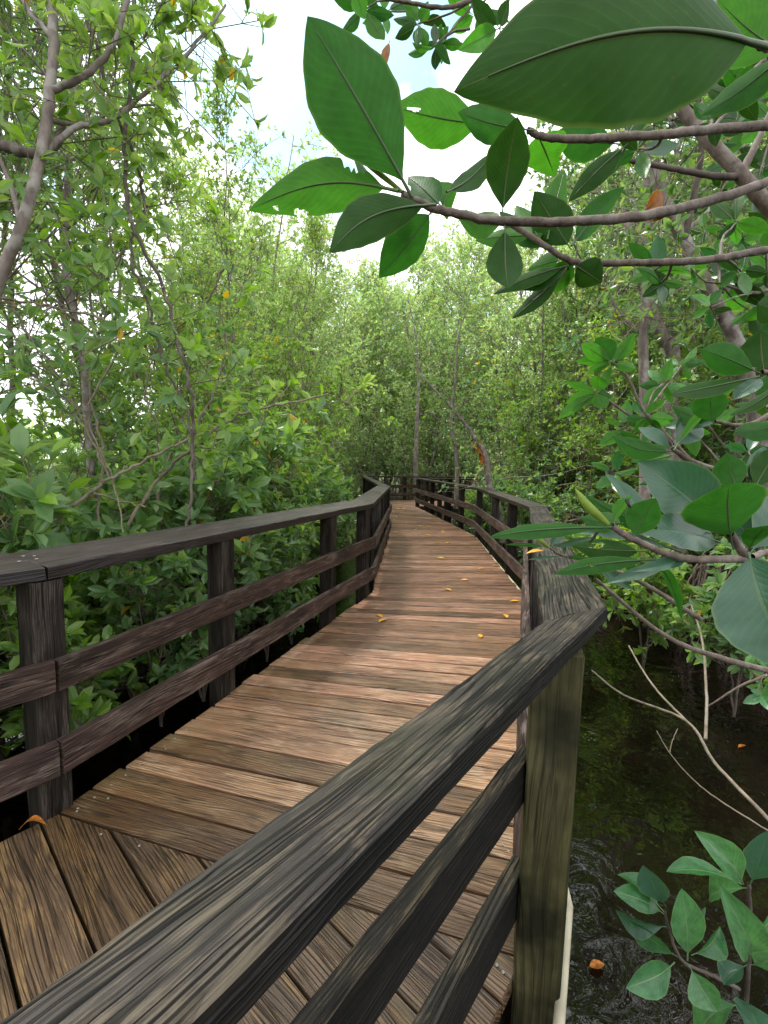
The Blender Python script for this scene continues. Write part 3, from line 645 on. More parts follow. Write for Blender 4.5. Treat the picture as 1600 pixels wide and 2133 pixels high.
def plant(proto, i, x, y, label, group, s=1., z=GZ, rng=random, lean=.06):
    if proto in (protoL, protoR, protoB): s = min(s, max(.35, top_limit(x, y) / 9.8))
    e, kids = proto[i]; key = id(e)
    sx = s * rng.uniform(.93, 1.07); sc_ = (sx, sx, s); rz = rng.uniform(0, 6.28); ln = (rng.uniform(-lean, lean), rng.uniform(-lean, lean))
    if key not in used:
        used.add(key); e.location = (x, y, z); e.rotation_euler = (*ln, rz); e.scale = sc_; e['label'] = label; e['group'] = group; return e
    return copy_thing(e, kids, (x, y, z), rz, sc_, label, group, ln)
def scatter(n, fx, dmin, seed, tries=4000):
    r = random.Random(seed); pts = []
    for _ in range(tries):
        if len(pts) >= n: break
        p = fx(r)
        if p is None: continue
        if all((p[0] - q[0]) ** 2 + (p[1] - q[1]) ** 2 > dmin ** 2 for q in pts): pts.append(p)
    return pts
def xl(y): return np.interp(y, [p[1] for p in Lp[:5]], [p[0] for p in Lp[:5]])
def xr(y): return np.interp(y, [p[1] for p in Rp[:5]], [p[0] for p in Rp[:5]])
R_ = random.Random(5)
# left stand
for j, (x, y) in enumerate(scatter(21, lambda r: (lambda y: (xl(y) - r.uniform(2.0, 5.6), y))(r.uniform(3.6, 19)), 1.45, 11)):
    far = y > 11
    if math.atan2(x, y) < math.radians(-35) and (j % 3 == 0 or math.hypot(x, y) < 3.8): continue
    plant(protoB if y > 12 else protoL, j % 3, x, y, 'light green mangrove tree in the far part of the left stand' if far else 'airy mangrove tree with pale thin stems in the near left stand, over the left railing', G_L, s=R_.uniform(.86, 1.05), rng=R_)
# right stand
for j, (x, y) in enumerate(scatter(44, lambda r: (lambda y: (xr(min(y, 14)) + r.uniform(2.3, 11.), y))(r.uniform(4.0, 22)), 1.4, 12)):
    if y > 14.5 and x < 1 + (y - 10) * .9: continue
    near = y < 9
    if y > 11: pr = protoB
    else: pr = protoR
    plant(pr, j % 3, x, y, 'mangrove tree on tangled prop roots in the near right stand' if near else 'mangrove tree deeper in the right stand, behind the tangle of roots', G_R, s=R_.uniform(.85, 1.08), rng=R_)
# behind the bend
for j, (x, y) in enumerate(scatter(40, lambda r: (r.uniform(-8, 14), r.uniform(20.5, 32)), 1.7, 13)):
    plant(protoB, j % 3, x, y, 'mangrove tree closing the view behind the far railing', G_B, s=R_.uniform(.95, 1.25) if y < 25 else R_.uniform(1.15, 1.4), rng=R_)
for j, (x, y) in enumerate(scatter(8, lambda r: (r.uniform(-3.4, 3.5), r.uniform(19.0, 21)), .9, 14)):
    plant(protoB, j % 3, x, y + max(0, x) * .4, 'low mangrove tree right behind the far railing', G_B + ', front row', s=R_.uniform(.4, .6), rng=R_)
G_M = 'mangrove bushes of middle height on both sides of the boardwalk'
for j, (x, y) in enumerate(scatter(18, lambda r: (lambda y: (xl(y) - r.uniform(1.6, 4.5), y))(r.uniform(5.0, 18)), 1.2, 31)):
    if math.atan2(x, y) < math.radians(-32) or (y > 9 and xl(y) - x < 2.1): continue
    plant(protoM, j % 3, x, y, 'leafy mangrove bush on the left, between the railing and the taller trees', G_M + ', left side', s=R_.uniform(.75, 1.05), rng=R_)
for j, (x, y) in enumerate(scatter(34, lambda r: (lambda y: (xr(min(y, 14)) + r.uniform(2.6, 9.5), y))(r.uniform(6.5, 19)), 1.2, 32)):
    if y > 14.5 and x < 1 + (y - 10) * .9: continue
    plant(protoM, j % 3, x, y, 'leafy mangrove bush on the right, between the railing and the taller trees', G_M + ', right side', s=R_.uniform(.75, 1.1), rng=R_, z=GZ + .3)
# undergrowth left and right
G_SL = 'young mangroves growing against the left railing'
def left_open(x, y, keep):   # open water shows through towards the far left
    return math.atan2(x, y) < math.radians(-31) and xl(y) - x > 1.25 and R_.random() > keep
for j, (x, y) in enumerate(scatter(120, lambda r: (lambda y: (xl(y) - r.choice([r.uniform(.82, 1.4), r.uniform(.9, 3.2)]), y))(r.choice([r.uniform(.6, 4.2), r.uniform(.6, 4.2), r.uniform(3., 16)])), .33, 15)):
    if y > 6.5 and xl(y) - x < 1.0: continue
    low = left_open(x, y, .12)
    close = xl(y) - x < 1.3
    plant(protoS, j % 3, x, y, 'broad-leaved young mangrove right against the left railing' if close else 'young mangrove in the second row beyond the left railing', G_SL, s=(R_.uniform(.65, .9) if close else R_.uniform(.8, 1.25)) * (.72 if low else 1), z=-.62, rng=R_)
G_SR = 'young mangroves growing outside the right railing'
for j, (x, y) in enumerate(scatter(30, lambda r: (lambda y: (xr(min(y, 14)) + r.uniform(.8, 3.4), y))(r.uniform(3.2, 13)), .55, 16)):
    plant(protoS, j % 3, x, y, 'young mangrove among the roots outside the right railing', G_SR, s=R_.uniform(.55, .95), z=-.6, rng=R_)

# ------------------------------------------------------------------ stuff: distant forest
def mass(name, label, n, fn, ll, mat, seed):
    rng = np.random.default_rng(seed); P = fn(rng, n); D = rng.normal(0, 1, P.shape); Nn = rng.normal(0, .6, P.shape) + np.array([0, 0, 1.])
    L = ll * rng.uniform(.6, 1.3, len(P)); o = link(name, leaves_mesh(name, P, D, Nn, L, L * .45, rng), mat)
    return tag(o, label, 'forest', kind='stuff')
def back_fn(rng, n):
    cl = 1500; a = rng.uniform(-.42, 1.15, cl); r = rng.uniform(33, 46, cl); cz = np.abs(rng.uniform(-.6, 1, cl)) ** 1.1 * 14
    c = np.stack([np.sin(a) * r, np.cos(a) * r, cz], 1); i = rng.integers(0, cl, n)
    return c[i] + rng.normal(0, .75, (n, 3))
mass('distant_mangroves', 'pale hazy mass of mangrove foliage closing the view deep behind the boardwalk', 110000, back_fn, .26, M['leaf_far_hazed'], 21)
def bank_fn(rng, n):
    cl = 320; a = rng.uniform(-1.25, -.42, cl); r = rng.uniform(58, 66, cl); cz = rng.uniform(0, 4.2, cl)
    c = np.stack([np.sin(a) * r, np.cos(a) * r, cz], 1); i = rng.integers(0, cl, n); return c[i] + rng.normal(0, .8, (n, 3))
mass('distant_bank_trees', 'low pale treeline on the far bank across the bright water at left', 16000, bank_fn, .5, M['leaf_far_hazed'], 22)

# ------------------------------------------------------------------ ground and water
def grid_axis(a, b, fine0, fine1, fs, cs_):
    x = list(np.arange(fine0, fine1, fs)); g = fs; v = fine1
    while v < b: x.append(v); g = min(cs_, g * 1.3); v += g
    x.append(b); g = fs; v = fine0 - fs
    while v > a: x.insert(0, v); g = min(cs_, g * 1.3); v -= g
    x.insert(0, a); return np.array(x)
xs = grid_axis(-260, 260, -8, 12, .25, 25); ys = grid_axis(-120, 300, -3, 26, .25, 25)
XX, YY = np.meshgrid(xs, ys)
def fbm(x, y, s):
    r = np.zeros_like(x)
    for k_ in range(5): f = s * 1.9 ** k_; r += np.sin(x * f + 1.7 * k_ + 1.3 * np.sin(y * f * .8 + k_)) * np.cos(y * f * 1.1 - k_ + np.sin(x * f * .6)) / 1.7 ** k_
    return r
XLg = np.interp(YY, [p[1] for p in Lp[:5]], [p[0] for p in Lp[:5]]); XRg = np.interp(YY, [p[1] for p in Rp[:5]], [p[0] for p in Rp[:5]])
def ss(x, a, b): t = np.clip((x - a) / (b - a), 0, 1); return t * t * (3 - 2 * t)
Z = -1.05 + .06 * fbm(XX, YY, .9)
Z += .50 * ss(XX - XRg, 2.2, 4.0) * ss(YY, 3.5, 5.5) + .45 * ss(YY, 17, 20) * (1 - ss(YY, 50, 60)) * ss(XX, -14, -9)
Z += .38 * ss(XLg - XX, 1.0, 2.0) * (1 - ss(XLg - XX, 3.5, 6)) * ss(YY, 4, 6) * (1 - ss(YY, 24, 30))
Z += 1.1 * ss(np.hypot(XX, YY), 56, 60) * (1 - ss(np.arctan2(XX, YY), .0, .3) * 0)
V = np.stack([XX, YY, Z], -1).reshape(-1, 3); nx, ny = len(xs), len(ys)
ii = np.arange(nx - 1)[None, :] + np.arange(ny - 1)[:, None] * nx
Q = np.stack([ii, ii + 1, ii + nx + 1, ii + nx], -1).reshape(-1, 4)
N = NT('wet_mud'); tc = N.n('ShaderNodeNewGeometry').outputs['Position']
n1 = N.noise(tc, 3, 6, .65); n2 = N.noise(tc, 22, 4, .6)
c = N.mix(N.ramp(n1, [(.35, 0), (.65, 1)]), (.022, .016, .010), (.055, .04, .026)); c = N.mix(N.ramp(n2, [(.55, 0), (.62, .8)]), c, (.13, .085, .04))
p = N.n('ShaderNodeBsdfPrincipled'); N.l(c, p.inputs['Base Color']); p.inputs['Roughness'].default_value = .6; N.l(N.bump(n2, .8, .03), p.inputs['Normal']); N.l(p.outputs[0], N.out.inputs[0])
tag(link('mud_ground', mesh_np('mud_ground', V, Q, smooth=True), N.m), 'dark wet mud under the mangroves', None, kind='structure')
WZ = -.72
N = NT('tannin_water'); tc = N.n('ShaderNodeNewGeometry').outputs['Position']
w1 = N.noise(tc, 4.6, 2, .45, .9); w2 = N.noise(tc, 15, 2, .5, .4)
h = N.math('ADD', w1, N.math('MULTIPLY', w2, .08))
p = N.n('ShaderNodeBsdfPrincipled'); p.inputs['Roughness'].default_value = .02; p.inputs['IOR'].default_value = 1.45
d = N.noise(tc, 1.3, 4); N.l(N.mix(N.ramp(d, [(.4, 0), (.7, 1)]), (.003, .002, .0015), (.008, .005, .003)), p.inputs['Base Color'])
p.inputs['Specular IOR Level'].default_value = .8
N.l(N.bump(h, .22, .05), p.inputs['Normal']); N.l(p.outputs[0], N.out.inputs[0])
S_ = 280
tag(link('water', mesh_np('water', [(-S_, -S_, WZ), (S_, -S_, WZ), (S_, S_, WZ), (-S_, S_, WZ)], [(0, 1, 2, 3)]), N.m), 'dark still tannin-brown swamp water with rippled sky reflections', None, kind='structure')

# ------------------------------------------------------------------ foreground branches, leaf by leaf
def leaf_mesh(name, B, T, width, up, bend=.1, fold=.12, pet=.1, holes=(), bite=None, nu=26, nv=10, shape=(.9, 1.0), twist=0., side=0.):
    """one leaf from petiole base B to tip T; up = direction the glossy side faces"""
    B, T, up = [np.asarray(x, float) for x in (B, T, up)]
    ax = T - B; L = np.linalg.norm(ax); ax = ax / L; S = np.cross(ax, up); S = S / np.linalg.norm(S); U = np.cross(S, ax)
    V = []; uv = []; nq = []; 
    for i in range(nu + 1):
        t = i / nu; tt = pet + (1 - pet) * t
        w = (math.sin(PI * t ** shape[0]) ** .88) * (1 - .10 * (t - .5)) if 0 < t < 1 else 0
        w = max(w, .03 if t < .5 else .0) * width
        tw = twist * (t - .5)
        for j in range(nv + 1):
            s = (j / nv - .5) * 2; ws = w * .5
            if bite and abs(t - bite[0]) < bite[1] and s * bite[3] > 0: ws *= 1 - bite[2] * (.7 + .3 * math.sin(t * 140)) * (1 - (abs(t - bite[0]) / bite[1]) ** 4)
            rip = 1 + .018 * math.sin(t * 37 + s * 2)
            x = s * ws * rip; z = abs(s) ** 1.5 * ws * fold * 2 + math.sin(PI * tt) * bend * L + .004 * L * math.sin(t * 19 + (s > 0) * 2) * abs(s)
            c_, s_ = math.cos(tw), math.sin(tw)
            V.append(B + ax * L * tt + S * (x * c_ - z * 0 * s_ + side * L * math.sin(PI * tt)) + U * (z + x * s_)); uv.append((t, s * .5 * (ws / (w * .5 + 1e-9)) + .5))
    Q = []
    for i in range(nu):
        for j in range(nv):
            tc_, vc_ = (i + .5) / nu, (j + .5) / nv
            if any(((tc_ - h[0]) / h[2]) ** 2 + ((vc_ - h[1]) / h[3]) ** 2 < 1 for h in holes): continue
            a = i * (nv + 1) + j; Q.append((a, a + 1, a + nv + 2, a + nv + 1))
    V = np.array(V); uv = np.array(uv)
    # petiole and raised midrib
    pts = [B + ax * L * t * pet * 1.0 + (U * math.sin(PI * t * pet) * bend * L + S * side * L * math.sin(PI * t * pet)) for t in np.linspace(0, 1, 5)]
    pts += [B + ax * L * (pet + (1 - pet) * t) + U * (math.sin(PI * (pet + (1 - pet) * t)) * bend * L - .0006) + S * side * L * math.sin(PI * (pet + (1 - pet) * t)) for t in np.linspace(.04, .9, 14)]
    r0 = max(.0006, L * .0085); rad = np.concatenate([np.linspace(r0 * 1.25, r0, 5), np.linspace(r0 * .95, r0 * .2, 14)])
    TV, TQ = tube_arrays([(np.array(pts), rad)], 6)
    n0 = len(V); V = np.vstack([V, TV]); uv = np.vstack([uv, np.full((len(TV), 2), .5)]); Q = np.vstack([np.array(Q), TQ + n0])
    return mesh_np(name, V, Q, uv=uv, smooth=True)

def P3(x, y, d): return at(x, y, d)
TOCAM = -FW
def fleaf(parent, b, tip, w, d, mat='big', face='under', dt=0., tilt=0., roll_=0., bend=.08, label=None, name='leaf', **k):
    """b, tip: directions (photo pixels) of the two ends; w apparent width; d distance of the base, dt extra distance of the tip; face: which side is seen"""
    Bp, Tp = P3(*b, d), P3(*tip, d + dt); dm = d + dt / 2
    ax = unit(Tp - Bp); view = unit(EYE - (Bp + Tp) / 2); n = unit(view - ax * (view @ ax)); sd = np.cross(ax, n)
    a = math.radians(roll_); up = n * math.cos(a) + sd * math.sin(a)
    if face == 'under': up = -up
    width = w / FPX * dm / max(.25, abs(math.cos(a)))
    o = link(name, leaf_mesh(name, Bp, Tp, width, up, bend=bend, **k), M[mat], parent)
    if label: o['label'] = label
    return o
def fstem(parent, pts, r, mat='stem', name='stem', n=8, jit=.0004, sides=10):
    """pts: (x, y, distance); r: radii in metres at the two ends"""
    P = [P3(*p) for p in pts]; Sp = smooth_path(P, n, jit)
    rr = np.linspace(r[0], r[1], len(Sp)) if not hasattr(r[0], '__len__') else r
    rr = rr * (1 + .035 * np.sin(np.arange(len(Sp)) * 2.1))
    return tubes(name, [(Sp, rr)], M[mat], parent, sides)
def stipule(parent, b, t, d, w=.004, mat='bud', bow=.0):
    Bp, Tp = P3(*b, d), P3(*t, d); mid = (Bp + Tp) / 2 + RT * bow
    Sp = smooth_path([Bp, mid, Tp], 7); n = len(Sp); rr = w * np.sin(np.linspace(.35, PI * .985, n)) ** .8
    return tubes('bud', [(Sp, rr)], M[mat], parent, 10)

# A: the branch reaching across the top with the large backlit leaves
A = empty('mangrove_branch', P3(1650, 360, .42), 0, 'long brown branch overhead ending in a fan of big backlit leaves against the sky', 'branch')
A.location = (0, 0, 0)
fstem(A, [(1700, 340, .52), (1600, 378, .49), (1480, 418, .46), (1330, 450, .43), (1200, 460, .42), (1050, 461, .41), (930, 441, .40), (868, 420, .395), (838, 404, .39)], (.0050, .0030))
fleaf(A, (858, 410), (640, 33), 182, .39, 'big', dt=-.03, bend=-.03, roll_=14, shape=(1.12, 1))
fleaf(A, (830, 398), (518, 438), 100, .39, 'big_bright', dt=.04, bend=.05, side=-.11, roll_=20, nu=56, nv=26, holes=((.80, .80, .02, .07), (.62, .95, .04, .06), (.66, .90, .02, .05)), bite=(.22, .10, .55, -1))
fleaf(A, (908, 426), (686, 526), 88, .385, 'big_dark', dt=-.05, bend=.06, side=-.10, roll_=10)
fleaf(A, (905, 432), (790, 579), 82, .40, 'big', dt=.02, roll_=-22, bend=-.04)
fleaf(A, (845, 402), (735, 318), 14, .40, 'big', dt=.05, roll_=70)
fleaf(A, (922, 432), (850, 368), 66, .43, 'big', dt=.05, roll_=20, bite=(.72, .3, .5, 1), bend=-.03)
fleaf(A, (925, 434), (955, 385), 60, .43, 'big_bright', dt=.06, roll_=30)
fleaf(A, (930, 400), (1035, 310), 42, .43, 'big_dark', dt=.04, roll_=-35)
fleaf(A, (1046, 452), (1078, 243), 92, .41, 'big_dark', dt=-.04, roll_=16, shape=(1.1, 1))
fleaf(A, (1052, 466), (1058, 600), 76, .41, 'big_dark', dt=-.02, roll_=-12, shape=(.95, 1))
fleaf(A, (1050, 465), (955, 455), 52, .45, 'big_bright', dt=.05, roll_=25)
fleaf(A, (1390, 440), (1338, 462), 28, .445, 'big_brown', dt=.0, roll_=30, face='top', label='orange-brown dying leaf behind the stem', pet=.02)
fleaf(A, (1345, 436), (1382, 408), 44, .45, 'big_brown', dt=.0, roll_=20, face='top', label='orange-brown dying leaf behind the stem', pet=.02)
stipule(A, (844, 404), (728, 312), .395, .0022)

# B: upper branch with the very close dark leaf
Bb = empty('mangrove_branch', (0, 0, 0), 0, 'upper branch carrying the huge dark leaf that hangs closest to the viewer', 'branch')
fstem(Bb, [(1720, 245, .56), (1600, 260, .53), (1480, 270, .51), (1380, 280, .49), (1260, 288, .48), (1150, 288, .47), (1100, 272, .465)], (.0055, .0032))
fstem(Bb, [(1750, 130, .34), (1640, 105, .30), (1585, 96, .265)], (.003, .0022), name='side_stem')
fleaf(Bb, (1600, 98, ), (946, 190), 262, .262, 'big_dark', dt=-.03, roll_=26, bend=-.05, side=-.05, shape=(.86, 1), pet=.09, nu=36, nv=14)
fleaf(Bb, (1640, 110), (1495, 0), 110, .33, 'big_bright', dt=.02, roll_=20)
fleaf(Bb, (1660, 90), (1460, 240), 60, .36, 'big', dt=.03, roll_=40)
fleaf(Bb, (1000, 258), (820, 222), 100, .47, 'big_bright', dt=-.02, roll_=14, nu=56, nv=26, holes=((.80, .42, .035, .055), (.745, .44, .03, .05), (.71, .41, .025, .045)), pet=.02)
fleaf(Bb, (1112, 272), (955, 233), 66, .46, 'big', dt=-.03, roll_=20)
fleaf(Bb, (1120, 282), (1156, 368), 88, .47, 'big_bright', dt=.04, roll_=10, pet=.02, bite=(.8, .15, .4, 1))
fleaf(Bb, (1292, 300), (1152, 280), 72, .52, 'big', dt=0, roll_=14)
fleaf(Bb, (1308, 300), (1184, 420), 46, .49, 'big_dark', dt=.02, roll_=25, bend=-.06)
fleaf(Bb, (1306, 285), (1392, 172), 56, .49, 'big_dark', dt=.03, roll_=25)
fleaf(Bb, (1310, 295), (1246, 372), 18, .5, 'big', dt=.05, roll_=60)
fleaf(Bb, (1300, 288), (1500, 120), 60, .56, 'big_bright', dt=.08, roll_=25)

# C: third branch lower
Cc = empty('mangrove_branch', (0, 0, 0), 0, 'thin lower branch at right with a fan of drooping dark leaves', 'branch')
fstem(Cc, [(1720, 490, .66), (1600, 519, .62), (1500, 538, .60), (1400, 546, .58), (1300, 547, .57), (1200, 546, .56), (1140, 515, .55), (1060, 462, .55)], (.0052, .003))
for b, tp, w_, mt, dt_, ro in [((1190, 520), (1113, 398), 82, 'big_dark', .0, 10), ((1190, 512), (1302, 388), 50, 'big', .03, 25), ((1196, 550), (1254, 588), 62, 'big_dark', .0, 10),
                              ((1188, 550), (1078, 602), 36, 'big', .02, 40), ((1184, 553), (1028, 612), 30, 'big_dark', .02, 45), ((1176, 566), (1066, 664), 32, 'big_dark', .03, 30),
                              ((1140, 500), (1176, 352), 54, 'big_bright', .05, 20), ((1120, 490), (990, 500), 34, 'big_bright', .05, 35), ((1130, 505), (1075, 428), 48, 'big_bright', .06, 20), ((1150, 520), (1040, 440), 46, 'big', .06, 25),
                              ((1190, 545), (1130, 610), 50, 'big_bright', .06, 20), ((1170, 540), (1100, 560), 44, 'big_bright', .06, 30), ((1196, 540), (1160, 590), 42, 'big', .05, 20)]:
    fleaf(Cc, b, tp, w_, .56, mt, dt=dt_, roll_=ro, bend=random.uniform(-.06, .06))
fstem(Cc, [(1188, 550, .57), (1150, 600, .575), (1110, 625, .58)], (.0016, .001), name='side_stem')

# D: thicker pinkish limb crossing behind, E: dark upright twig
Dd = empty('mangrove_branch', (0, 0, 0), 0, 'thick smooth pinkish-brown limb slanting down behind the upper branches', 'branch')
fstem(Dd, [(1300, 60, .98), (1385, 182, .95), (1460, 275, .93), (1542, 362, .92), (1600, 430, .92), (1720, 560, .95)], (.0100, .0145), n=10, sides=14)
fstem(Dd, [(1540, 368, .92), (1480, 366, .91), (1400, 350, .9), (1285, 330, .9)], (.007, .0045), 'bark_dark', name='side_stem')
fstem(Dd, [(1545, 360, .92), (1575, 300, .93), (1610, 220, .95)], (.008, .004), name='side_stem')
Ee = empty('mangrove_branch', (0, 0, 0), 0, 'dark upright twig with small round leaves between the pinkish limb and the big leaf', 'branch')
fstem(Ee, [(1426, 500, 3.38), (1447, 400, 3.3), (1462, 300, 3.25), (1455, 210, 3.2), (1470, 120, 3.2), (1500, -20, 3.2)], (.024, .014), 'bark_dark')
rr_ = random.Random(33)
def spray(parent, cx_, cy_, d, n, size, mats=('big', 'big_bright', 'big_dark'), ang=None, spreadpx=20, wr=.42, rmax=50, face=None, fan=360):
    for i in range(n):
        a_ = math.radians((ang if ang is not None else 0) + rr_.uniform(-fan / 2, fan / 2)) if fan < 360 else 2 * PI * i / n + rr_.uniform(-.3, .3)
        L_ = size * rr_.uniform(.7, 1.15); ro = rr_.uniform(-rmax, rmax)
        bx, by = cx_ + rr_.uniform(-1, 1) * spreadpx * .3, cy_ + rr_.uniform(-1, 1) * spreadpx * .3
        fleaf(parent, (bx, by), (cx_ + math.cos(a_) * L_, cy_ - math.sin(a_) * L_ * .9), L_ * wr * math.cos(math.radians(ro)), d, rr_.choice(mats), dt=rr_.uniform(-.12, .12) * d * .5,
              roll_=ro, bend=rr_.uniform(-.09, .09), face=face or rr_.choice(['under', 'under', 'top']), nu=12, nv=6)
# small leafy sprays at the top, from (x, y, distance, count, size, direction)
def side(parent, x0, y0, d0, x1, y1, d1, n, size, r=.0028, mats=('big', 'big_bright', 'big_dark'), mat='stem', **k):
    mx_, my_ = (x0 + x1) / 2 + rr_.uniform(-12, 12), (y0 + y1) / 2 + rr_.uniform(-12, 12)
    fstem(parent, [(x0, y0, d0), (mx_, my_, (d0 + d1) / 2), (x1, y1, d1)], (r, r * .55), mat, name='side_stem', n=5, sides=6)
    spray(parent, x1, y1, d1, n, size, mats, **k)
T1 = empty('mangrove_branch', (0, 0, 0), 0, 'small leafy twigs hanging from the top edge against the blue sky', 'branch')
fstem(T1, [(1060, -60, 1.1), (1000, -10, 1.08), (930, 15, 1.05), (850, 5, 1.05), (780, -10, 1.05)], (.006, .003))
for a_ in [(1000, -10, 870, 50, 7, 62), (1000, -10, 905, 95, 7, 52), (930, 15, 800, 25, 5, 70), (850, 5, 760, 20, 5, 80), (1060, -60, 990, 30, 5, 70), (1060, 0, 1040, 60, 5, 90), (980, 60, 915, 90, 4, 48), (850, 5, 740, -30, 4, 80)]:
    side(T1, a_[0], a_[1], 1.08, a_[2], a_[3], 1.05 + rr_.uniform(-.1, .1), a_[4], a_[5], rmax=55)
fleaf(T1, (812, 85), (796, 158), 17, 1.05, 'big_brown', roll_=20, face='top', label='single yellow leaf hanging down')
fstem(T1, [(960, 90, 1.06), (1010, 108, 1.08), (1090, 100, 1.1)], (.002, .003), name='side_stem')
T2 = empty('mangrove_branch', (0, 0, 0), 0, 'leafy twigs filling the top right corner above the pinkish limb', 'branch')
fstem(T2, [(1720, 60, 1.4), (1600, 120, 1.35), (1520, 200, 1.3), (1400, 250, 1.3)], (.009, .004))
for a_ in [(1520, 200, 1480, 170, 6, 62), (1600, 120, 1560, 190, 6, 75), (1400, 250, 1350, 215, 5, 55), (1560, 160, 1530, 260, 6, 58), (1600, 120, 1575, 60, 5, 70), (1520, 200, 1440, 120, 5, 60), (1450, 230, 1420, 200, 5, 50), (1620, 130, 1605, 240, 5, 80),
           (1560, 300, 1520, 330, 5, 60), (1600, 300, 1570, 400, 5, 60), (1470, 300, 1500, 300, 4, 45), (1640, 340, 1590, 350, 5, 62)]:
    side(T2, a_[0], a_[1], 1.33, a_[2], a_[3], 1.3 + rr_.uniform(-.2, .2), a_[4], a_[5], rmax=55)
T3 = empty('mangrove_branch', (0, 0, 0), 0, 'leafy twigs between the pinkish limb and the brown-leaf branch at the right edge', 'branch')
fstem(T3, [(1720, 640, 1.3), (1640, 600, 1.28), (1570, 610, 1.26), (1500, 590, 1.25)], (.008, .003))
for a_ in [(1570, 610, 1520, 560, 5, 48), (1640, 600, 1600, 560, 5, 60), (1570, 610, 1480, 640, 5, 60), (1640, 600, 1600, 640, 5, 88), (1500, 590, 1440, 560, 4, 40), (1570, 610, 1545, 490, 5, 45), (1600, 600, 1600, 470, 5, 55), (1500, 590, 1470, 480, 4, 38)]:
    side(T3, a_[0], a_[1], 1.27, a_[2], a_[3], 1.24 + rr_.uniform(-.15, .15), a_[4], a_[5], rmax=55)

for (st, pts_, n_) in ((T2, [(1400, 250, 1.3), (1520, 200, 1.3), (1600, 120, 1.35), (1560, 160, 1.3)], 9), (T3, [(1500, 590, 1.25), (1570, 610, 1.26), (1640, 600, 1.28)], 8), (Cc, [(1400, 546, .58), (1300, 547, .57), (1500, 538, .6)], 4), (Bb, [(1480, 270, .51), (1380, 280, .49)], 3), (Ee, [(1447, 400, 3.3), (1462, 300, 3.25), (1455, 210, 3.2), (1426, 500, 3.38)], 8)):
    for _ in range(n_):
        p_ = rr_.choice(pts_); k_ = 1.3 / p_[2]
        side(st, *p_, p_[0] + rr_.uniform(-90, 70), p_[1] + rr_.uniform(-80, 90), p_[2] * rr_.uniform(1.0, 1.25), 5, rr_.uniform(45, 70) * min(1.3, max(.6, k_)), r=.0022, mats=('big', 'big_bright', 'big_dark', 'big_dark'), rmax=55)
# F: the branch of large glossy leaves at right, over the second cap
F1 = empty('mangrove_branch', (0, 0, 0), 0, 'branch of large glossy leaves reaching left over the second cap board', 'branch')
fstem(F1, [(1760, 1215, .70), (1640, 1190, .66), (1560, 1166, .62), (1440, 1165, .58), (1380, 1150, .56), (1320, 1124, .54), (1275, 1096, .53)], (.0062, .0034))
fstem(F1, [(1560, 1166, .62), (1532, 1130, .60), (1520, 1110, .58)], (.006, .005), name='side_stem')
for b, tp, w_, mt, fc, d_, dt_, ro, kw in [
    ((1275, 1098), (1018, 1119), 34, 'big', 'under', .53, -.05, 30, dict(side=-.07, nu=56, nv=22, holes=((.75, .45, .012, .08),))),
    ((1320, 1118), (1366, 1038), 66, 'big', 'under', .53, -.02, 15, dict(pet=.05)),
    ((1500, 1100), (1328, 960), 118, 'big_gloss', 'top', .62, -.03, 20, {}),
    ((1528, 1145), (1519, 1008), 150, 'big', 'under', .56, -.05, 22, dict(shape=(.95, 1), pet=.2)),
    ((1500, 1130), (1316, 1100), 74, 'big_gloss', 'top', .62, -.05, 25, dict(nu=50, nv=24, holes=((.78, .55, .025, .07),))),
    ((1345, 1148), (1193, 1136), 50, 'big_dark', 'under', .60, .02, 20, dict(nu=50, nv=24, holes=((.62, .35, .08, .16), (.53, .28, .05, .12), (.7, .42, .04, .08)))),
    ((1365, 1165), (1156, 1196), 36, 'big', 'under', .57, -.03, 20, dict(side=-.06, nu=50, nv=24, holes=((.5, .5, .04, .10), (.56, .45, .02, .07)))),
    ((1480, 1112), (1350, 1046), 34, 'big', 'under', .60, .03, 30, {}),
    ((1470, 1110), (1218, 1030), 36, 'big', 'under', .64, .0, 25, dict(side=.05)),
    ((1300, 1090), (1210, 1078), 46, 'big', 'under', .60, .05, 20, {}),
    ((1280, 1092), (1318, 1032), 22, 'big_bright', 'under', .52, 0, 30, dict(side=.1)),
    ((1400, 1165), (1260, 1215), 26, 'big_gloss', 'top', .60, .0, 35, dict(side=-.1)),
    ((1440, 1160), (1315, 1190), 26, 'big_gloss', 'top', .58, .0, 40, dict(side=-.1)),
    ((1420, 1150), (1180, 1108), 18, 'big_gloss', 'top', .62, .05, 40, {}),
    ((1590, 1150), (1500, 1060), 60, 'big_gloss', 'top', .66, .02, 25, {}),
    ((1565, 1150), (1640, 1030), 90, 'big_gloss', 'top', .62, .02, 25, {}),
    ((1558, 1150), (1605, 1095), 40, 'big', 'under', .56, -.06, 40, {}),
    ((1350, 1150), (1420, 1290), 20, 'big', 'under', .70, .05, 50, {}),
    ((1365, 1120), (1260, 985), 30, 'big_gloss', 'top', .72, .05, 40, {}),
    ]:
    fleaf(F1, b, tp, w_, d_, mt, fc, dt=dt_, roll_=ro, **kw)
stipule(F1, (1268, 1092), (1198, 1018), .53, .0052, bow=-.004)
tag(tubes('residue', [(smooth_path([P3(1306, 1040, .51), P3(1309, 1050, .505), P3(1314, 1058, .505)], 6), [.0012, .0024, .0015, .0022, .0015, .002, .0014, .002, .0016, .0018, .0012, .0014, .001])], M['black'], None, 7), 'tiny black shrivelled residue curled on a bright leaf edge, upper of the two', 'residue')  # small black dried bits hanging from the leaves
